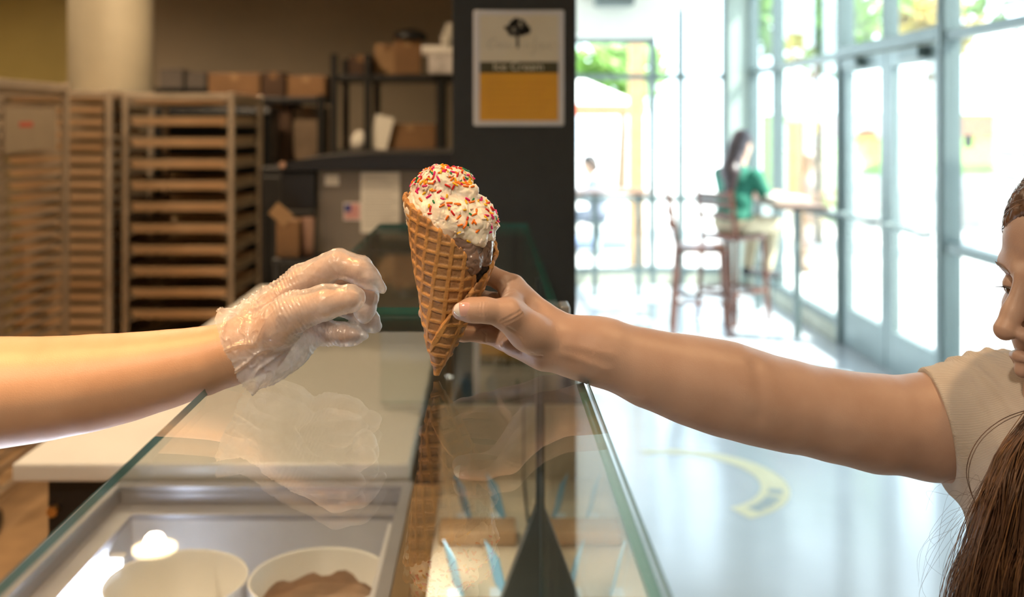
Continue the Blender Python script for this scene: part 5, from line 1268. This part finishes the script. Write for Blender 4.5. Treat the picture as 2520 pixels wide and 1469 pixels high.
# shirt, apron, trousers, shoes, hair
t = SDF(0.03)
t.cap(T2(0, -0.15, 1.40), T2(0, -0.04, 1.42), 0.064, 0.062, 0.03); t.cap(T2(0, 0.15, 1.40), T2(0, 0.04, 1.42), 0.064, 0.062, 0.03)
t.ell(T2(0, 0, 1.28), (0.125, 0.17, 0.19), rot2, 0.04); t.ell(T2(0, 0, 1.06), (0.115, 0.15, 0.18), rot2, 0.05); t.ell(T2(0, 0, 0.92), (0.13, 0.17, 0.12), rot2, 0.04)
t.cap(SHO, SHO + (EL - SHO) * 0.45, 0.066, 0.062, 0.02); t.cap(T2(0, 0.18, 1.38), T2(-0.01, 0.21, 1.24), 0.060, 0.056, 0.02)
v, f = t.mesh(0.007); nrm = vnormals(v, f); v = v + nrm * (fbm(v, 14, 2) * 0.004)[:, None]
link('shirt', np_mesh('shirt', v, f), mat('black_tee', (0.02, 0.02, 0.022), 0.85, var=0.2, vs=30), sv_)
t = SDF(0.03); t.ell(T2(0, 0, 0.88), (0.128, 0.168, 0.12), rot2, 0.03)
for sg in (1, -1): t.cap(T2(0, sg * 0.09, 0.86), T2(0.01, sg * 0.09, 0.47), 0.094, 0.066, 0.02); t.cap(T2(0.01, sg * 0.09, 0.47), T2(-0.01, sg * 0.09, 0.10), 0.065, 0.055, 0.02)
v, f = t.mesh(0.010); link('trousers', np_mesh('trousers', v, f), mat('dark_trousers', (0.03, 0.03, 0.035), 0.85, var=0.2, vs=30), sv_)
for sg in (1, -1):
    t = SDF(0.02); t.cap(T2(-0.03, sg * 0.092, 0.048), T2(0.13, sg * 0.10, 0.042), 0.046, 0.040); t.cap(T2(-0.02, sg * 0.09, 0.06), T2(-0.015, sg * 0.09, 0.10), 0.044, 0.046); t.plane((0, 0, 0.002), (0, 0, -1), 0.002)
    v, f = t.mesh(0.006); link('shoe', np_mesh('shoe', v, f), mat('black_shoe', (0.02, 0.02, 0.02), 0.5, var=0.1), sv_)
t = SDF(0.015); f2_, r2_, u2_ = frame_of(FW2, R(6)); rr2 = np.stack([f2_, r2_, u2_], 1)
t.ell(LH2(-0.018, 0, 0.044), (0.099, 0.081, 0.083), rr2, 0.01); t.ell(LH2(-0.05, 0, -0.02), (0.065, 0.074, 0.08), rr2, 0.03); t.ell(LH2(0.075, 0, -0.020), (0.060, 0.075, 0.085), rr2, 0.02, True); t.ell(LH2(-0.12, 0, 0.03), (0.045, 0.04, 0.05), rr2, 0.02)
v, f = t.mesh(0.004); link('hair', np_mesh('hair', v, f), m_hair, sv_)
# ---- glove: loose film over the hand with creases, long finger ends and a drooping cuff
gl = SDF(0.008)
for a, b, ra, rb in HAND['mc'][2:]: gl.cap(J(*a), J(*b), ra + 0.0040, rb + 0.0034, 0.010)
def gfing(key, ext, g0=0.0022, kk=0.004, tipr=0.0042):
    pts, rs = HAND[key]; q = [J(*p) for p in pts]
    r2 = [r + g0 + 0.0010 for r in rs]
    for i in range(3): gl.cap(q[i], q[i + 1], r2[i], r2[i + 1], kk)
    d = q[3] - q[2]; d /= np.linalg.norm(d); e = q[3] + d * ext; gl.cap(q[3], e, r2[3] * 0.98, tipr, 0.003)
gfing('thumb', 0.006, 0.0030, 0.005, 0.0078); gfing('index', 0.018, 0.0024); gfing('middle', 0.008, 0.0024, tipr=0.006); gfing('ring', 0.010, 0.0026, tipr=0.0062); gfing('pinky', 0.011, 0.0022)
# cuff: from the palm back over the wrist, sagging below it
gl.cap(J(650, 815, 0.995), J(585, 838, 0.982), 0.0225, 0.0260, 0.014)
gl.cap(J(655, 868, 1.000), J(600, 890, 0.982), 0.0225, 0.0240, 0.014)
gl.cap(J(585, 838, 0.982), J(528, 832, 0.978), 0.0255, 0.0270, 0.014)
gl.cap(J(690, 862, 0.992), J(640, 912, 0.975), 0.0185, 0.0120, 0.014)
gl.cap(J(600, 890, 0.982), J(585, 905, 0.976), 0.0235, 0.0225, 0.014)
gl.cap(J(640, 912, 0.975), J(605, 925, 0.972), 0.0120, 0.0075, 0.012)
gl.cap(J(720, 852, 1.006), J(680, 892, 0.985), 0.0150, 0.0120, 0.014)
gl.cap(J(770, 828, 1.020), J(720, 858, 1.004), 0.0100, 0.0145, 0.014)
v, f = gl.mesh(0.0012)
# open the cuff along a slanted line
c0, c1 = J(543, 780, 0.98), J(612, 948, 0.972)
cd = c1 - c0; cn = np.cross(cd, np.array([0.05, 1.0, 0.0])); cn /= np.linalg.norm(cn); cn = cn if cn[0] < 0 else -cn
side_ = (v - (c0 + c1) / 2) @ cn + fbm(v, 45, 2, 5.0) * 0.002
fa = np.asarray(f); keep = (side_[fa] < 0).all(1); fa = fa[keep]; used = np.unique(fa); rem = -np.ones(len(v), int); rem[used] = np.arange(len(used)); v = v[used]; fa = rem[fa]
nrm = vnormals(v, fa)
# creases: sharp ridged noise stretched along the hand plus fine gathers across the fingers
hd2 = J(850, 720, 1.0) - J(600, 860, 0.99); hd2 /= np.linalg.norm(hd2); al = v @ hd2; w3 = v - al[:, None] * hd2 * 0.55
rid = 1 - np.abs(fbm(w3, 34, 2, 2.0)) * 2.0; rid2 = 1 - np.abs(fbm(v, 60, 2, 8.0)) * 2.0
loose = np.clip((PX(760, 1) - v[:, 0]) / 0.05, 0.25, 1.0)
dsp = (np.clip(rid, 0, 1) ** 4 * 0.0042 + np.clip(rid2, 0, 1) ** 5 * 0.0018) * loose + fbm(v, 22, 2, 4.0) * 0.0022 * loose
wr = np.exp(-((al - (J(715, 712, 1.0) @ hd2)) / 0.016) ** 2); dsp += wr * np.sin(al * 1700 + fbm(v, 60, 2) * 2) * 0.00045
pk = np.exp(-(((v - J(780, 825, 1.03)) ** 2).sum(1)) / 0.03 ** 2); dsp += pk * np.sin(v[:, 0] * 1900) * 0.0004
dsp = np.maximum(dsp, -0.0008)
v = v + nrm * dsp[:, None]
me = np_mesh('glove', v, fa)
m = bpy.data.materials.new('clear_vinyl_film'); m.use_nodes = True; nt = m.node_tree
for n in list(nt.nodes):
    if n.type != 'OUTPUT_MATERIAL': nt.nodes.remove(n)
out = [n for n in nt.nodes if n.type == 'OUTPUT_MATERIAL'][0]
tr = nt.nodes.new('ShaderNodeBsdfTransparent'); tr.inputs[0].default_value = (0.97, 0.97, 0.98, 1)
df = nt.nodes.new('ShaderNodeBsdfDiffuse'); df.inputs[0].default_value = (0.92, 0.92, 0.95, 1)
tl = nt.nodes.new('ShaderNodeBsdfTranslucent'); tl.inputs[0].default_value = (0.92, 0.92, 0.95, 1)
gs = nt.nodes.new('ShaderNodeBsdfGlossy'); gs.inputs['Roughness'].default_value = 0.28
a1 = nt.nodes.new('ShaderNodeMixShader'); a1.inputs[0].default_value = 0.45; nt.links.new(df.outputs[0], a1.inputs[1]); nt.links.new(tl.outputs[0], a1.inputs[2])
tc = nt.nodes.new('ShaderNodeTexCoord'); nz = nt.nodes.new('ShaderNodeTexNoise'); nz.inputs['Scale'].default_value = 38; nz.inputs['Detail'].default_value = 6; nz.inputs['Roughness'].default_value = 0.6; nt.links.new(tc.outputs['Object'], nz.inputs['Vector'])
mr = nt.nodes.new('ShaderNodeMapRange'); mr.inputs['From Min'].default_value = 0.35; mr.inputs['From Max'].default_value = 0.7; mr.inputs['To Min'].default_value = 0.30; mr.inputs['To Max'].default_value = 0.62; nt.links.new(nz.outputs['Fac'], mr.inputs['Value'])
a2 = nt.nodes.new('ShaderNodeMixShader'); nt.links.new(mr.outputs[0], a2.inputs[0]); nt.links.new(tr.outputs[0], a2.inputs[1]); nt.links.new(a1.outputs[0], a2.inputs[2])
fr = nt.nodes.new('ShaderNodeFresnel'); ge = nt.nodes.new('ShaderNodeNewGeometry'); m3 = nt.nodes.new('ShaderNodeMapRange'); m3.inputs['To Min'].default_value = 1.5; m3.inputs['To Max'].default_value = 1 / 1.5
nt.links.new(ge.outputs['Backfacing'], m3.inputs['Value']); nt.links.new(m3.outputs[0], fr.inputs['IOR'])
bp = nt.nodes.new('ShaderNodeBump'); bp.inputs['Strength'].default_value = 0.5; bp.inputs['Distance'].default_value = 0.002
n4 = nt.nodes.new('ShaderNodeTexNoise'); n4.inputs['Scale'].default_value = 130; n4.inputs['Detail'].default_value = 3; nt.links.new(tc.outputs['Object'], n4.inputs['Vector']); nt.links.new(n4.outputs['Fac'], bp.inputs['Height'])
nt.links.new(bp.outputs['Normal'], gs.inputs['Normal'])
a3 = nt.nodes.new('ShaderNodeMixShader'); nt.links.new(fr.outputs[0], a3.inputs[0]); nt.links.new(a2.outputs[0], a3.inputs[1]); nt.links.new(gs.outputs[0], a3.inputs[2]); nt.links.new(a3.outputs[0], out.inputs[0])
link('glove', me, m, sv_, label='clear crinkled plastic glove')
# ------------------------------------------------------------------ cafe seating by the windows
m_wood = mat('dark_red_wood', (0.13, 0.045, 0.025), 0.35, var=0.25, vs=12)
def stool(x, y, ang, label, seat=0.66, back=1.06):
    t = thing('bar_stool', label, 'stool', (x, y, 0), 'dark wooden bar stools by the windows')
    M_ = Matrix.Rotation(ang, 3, 'Z'); W_ = lambda a, b, z: tuple(Vector((x, y, 0)) + M_ @ Vector((a, b, 0)) + Vector((0, 0, z)))
    def bar(name, a, b, w): MB().bar(W_(*a), W_(*b), w).build(name, m_wood, t, bev=0.003)
    h = 0.19
    mb = MB(); c = [W_(sx * h, sy * h, z) for z in (seat - 0.04, seat) for sx, sy in ((-1, -1), (1, -1), (1, 1), (-1, 1))]
    mb.add(c, [(3, 2, 1, 0), (4, 5, 6, 7), (0, 1, 5, 4), (1, 2, 6, 5), (2, 3, 7, 6), (3, 0, 4, 7)]); mb.build('seat', m_wood, t, bev=0.012)
    for sy in (-1, 1):
        bar('leg', (-h + .02, sy * (h - .02), seat - .04), (-h - .02, sy * h, 0), 0.034); bar('leg', (h - .02, sy * (h - .02), seat - .04), (h + .02, sy * h, 0), 0.034)
        bar('back_post', (-h + .02, sy * (h - .02), seat - .02), (-h - .05, sy * (h - .02), back), 0.032)
    for z in (0.25,):
        for a, b in (((-h, -h, z), (h, -h, z)), ((-h, h, z), (h, h, z)), ((h, -h, z), (h, h, z)), ((-h, -h, z), (-h, h, z))): bar('footrest', a, b, 0.024)
    for z in (seat + 0.16, seat + 0.25, back - 0.04): bar('back_slat', (-h - .02 - .03 * (z - seat) / .4, -h + .02, z), (-h - .02 - .03 * (z - seat) / .4, h - .02, z), 0.04)
    return t
stool(1.62, 7.75, R(-8), 'empty dark wooden bar stool behind the woman in green')
stool(1.98, 8.2, R(38), 'dark wooden bar stool the woman in green sits on', seat=0.70)
def high_table(x, y, w, d, z, label, legs):
    t = thing('high_table', label, 'table', (x, y, 0), 'high cafe tables')
    box_part('tabletop', x - w / 2, x + w / 2, y - d / 2, y + d / 2, z - 0.03, z, mat('table_top_brown', (0.22, 0.12, 0.08), 0.3, var=0.2, vs=8), t, 0.004)
    for lx, ly in legs:
        box_part('leg', lx - 0.025, lx + 0.025, ly - 0.025, ly + 0.025, 0.0, z - 0.03, m_frame, t, 0.003)
    return t
high_table(2.34, 8.1, 0.34, 1.3, 0.98, 'narrow high table along the storefront where the woman sits', [(2.30, 7.55), (2.30, 8.65)])
high_table(0.98, 9.3, 0.95, 0.45, 0.98, 'high table in front of the far window', [(0.62, 9.3), (0.98, 9.3), (1.38, 9.3)])
# papers on the narrow table
pp = box_part('paper_stack', 2.20, 2.46, 7.75, 8.1, 0.981, 1.02, m_paper, None, 0.004, 'stack of white papers on the narrow high table'); tag(pp, None, 'papers')
# woman in green seated, turned to the window
def seated(root, x, y, ang, seat, sc, shirt_m, pants_m, hair_m, skin_m, long_hair=True, h=0.009, table=True):
    fw = np.array([math.cos(ang), math.sin(ang), 0]); rt = np.cross(fw, UP); rot = np.stack([fw, rt, UP], 1)
    B = lambda a, b, z: np.array([x, y, seat]) + (fw * a + rt * b + UP * z) * sc
    def arm(s, sg, infl=0.0, sleeve=False):
        s.cap(B(0.06, sg * .19, .50), B(0.16, sg * .23, .30), (.050 + infl) * sc, (.042 + infl) * sc, .02)
        if not sleeve:
            s.cap(B(0.16, sg * .23, .30), B(0.38, sg * .16, .33), .038 * sc, .028 * sc, .02); s.cap(B(0.38, sg * .16, .33), B(0.46, sg * .13, .335), .026 * sc, .020 * sc, .015)
            for k in range(4): s.cap(B(0.46, sg * (.15 - .018 * k), .335), B(0.53, sg * (.145 - .018 * k), .322), .009 * sc, .007 * sc, .004)
            s.cap(B(0.45, sg * .11, .335), B(0.50, sg * .09, .335), .011 * sc, .008 * sc, .006)
    g = SDF(0.02)
    g.ell(B(0, 0, .12), np.array((.13, .17, .13)) * sc, rot, .04); g.ell(B(0.02, 0, .28), np.array((.11, .15, .16)) * sc, rot, .05); g.ell(B(0.05, 0, .44), np.array((.11, .17, .15)) * sc, rot, .05)
    hc = B(0.13, 0, .76); g.cap(B(0.07, 0, .54), hc - UP * .09 * sc, .055 * sc, .050 * sc, .03)
    for sg in (1, -1):
        arm(g, sg)
        g.cap(B(0, sg * .09, .08), B(0.42, sg * .11, .06), .088 * sc, .060 * sc, .03); g.cap(B(0.42, sg * .11, .05), B(0.34, sg * .10, -.32), .056 * sc, .038 * sc, .02); g.cap(B(0.33, sg * .10, -.36), B(0.46, sg * .11, -.385), .034 * sc, .028 * sc, .02)
    head_prims(g, hc, fw, R(18), sc)
    v, f = g.mesh(h); link('body', np_mesh('body', v, f), skin_m, root)
    t = SDF(0.02); t.ell(B(0, 0, .14), np.array((.14, .182, .10)) * sc, rot, .04); t.ell(B(0.02, 0, .28), np.array((.125, .168, .17)) * sc, rot, .05); t.ell(B(0.05, 0, .44), np.array((.12, .18, .155)) * sc, rot, .05)
    for sg in (1, -1): arm(t, sg, .012, True)
    v, f = t.mesh(h); nrm = vnormals(v, f); v = v + nrm * (fbm(v, 12, 2) * .006)[:, None]; link('shirt', np_mesh('shirt', v, f), shirt_m, root)
    t = SDF(0.02); t.ell(B(0, 0, .10), np.array((.14, .18, .12)) * sc, rot, .04)
    for sg in (1, -1): t.cap(B(0, sg * .09, .08), B(0.42, sg * .11, .06), .097 * sc, .070 * sc, .03); t.cap(B(0.42, sg * .11, .05), B(0.34, sg * .10, -.30), .066 * sc, .052 * sc, .02)
    v, f = t.mesh(h); link('trousers', np_mesh('trousers', v, f), pants_m, root)
    for sg in (1, -1):
        t = SDF(.01); t.cap(B(0.31, sg * .10, -.365), B(0.47, sg * .11, -.39), .042 * sc, .036 * sc); v, f = t.mesh(h); link('shoe', np_mesh('shoe', v, f), m_black, root)
    f3, r3, u3 = frame_of(fw, R(18)); r_3 = np.stack([f3, r3, u3], 1); LL = lambda a, b, d: hc + (f3 * a + r3 * b + u3 * d) * sc
    t = SDF(.015); t.ell(LL(-.018, 0, .044), np.array((.102, .084, .086)) * sc, r_3, .01); t.ell(LL(-.05, 0, -.03), np.array((.07, .08, .10)) * sc, r_3, .03)
    if long_hair: t.cap(LL(-.07, 0, -.05), B(-0.045, 0, .52), .075 * sc, .085 * sc, .03); t.cap(B(-0.045, 0.03, .52), B(-0.085, 0.03, .36), .075 * sc, .045 * sc, .03)
    t.ell(LL(.080, 0, -.02), np.array((.055, .072, .085)) * sc, r_3, .02, True)
    v, f = t.mesh(h * .8); link('hair', np_mesh('hair', v, f), hair_m, root)
wg = thing('person', 'woman in a green tee and khaki trousers sitting at the window table', 'person', (1.98, 8.25, 0.70))
seated(wg, 1.98, 8.2, R(38), 0.702, 0.94, mat('green_tee', (0.012, 0.15, 0.10), 0.8, var=0.2, vs=14), mat('khaki_cotton', (0.50, 0.44, 0.30), 0.85, var=0.1, vs=14), mat('black_hair', (0.035, 0.02, 0.022), 0.4, var=0.3, vs=30), skin('patron_skin', (0.55, 0.36, 0.26), (0.48, 0.30, 0.21)))
pg = thing('person', 'person in a grey hooded top sitting on the patio outside the far window', 'person', (1.36, 12.6, 0.40))
ps_ = thing('patio_stool', 'low round patio stool under the person in grey', 'stool', (1.36, 12.6, 0))
MB().lathe([(0.0001, 0.40), (0.17, 0.40), (0.18, 0.385), (0.17, 0.37), (0.0001, 0.37)], (1.36, 12.45, -0.02), 28).build('seat', m_frame, ps_)
MB().lathe([(0.03, 0.37), (0.03, 0.04), (0.16, 0.02), (0.16, 0.0), (0.0001, 0.0)], (1.36, 12.45, -0.02), 24).build('base', m_frame, ps_)
seated(pg, 1.36, 12.45, R(180), 0.382, 0.92, mat('grey_hoodie', (0.16, 0.19, 0.25), 0.85, var=0.1, vs=14), mat('grey_jeans', (0.10, 0.12, 0.16), 0.85, var=0.1), mat('dark_hair', (0.03, 0.025, 0.025), 0.4, var=0.2), MATS['patron_skin'], False, 0.012)
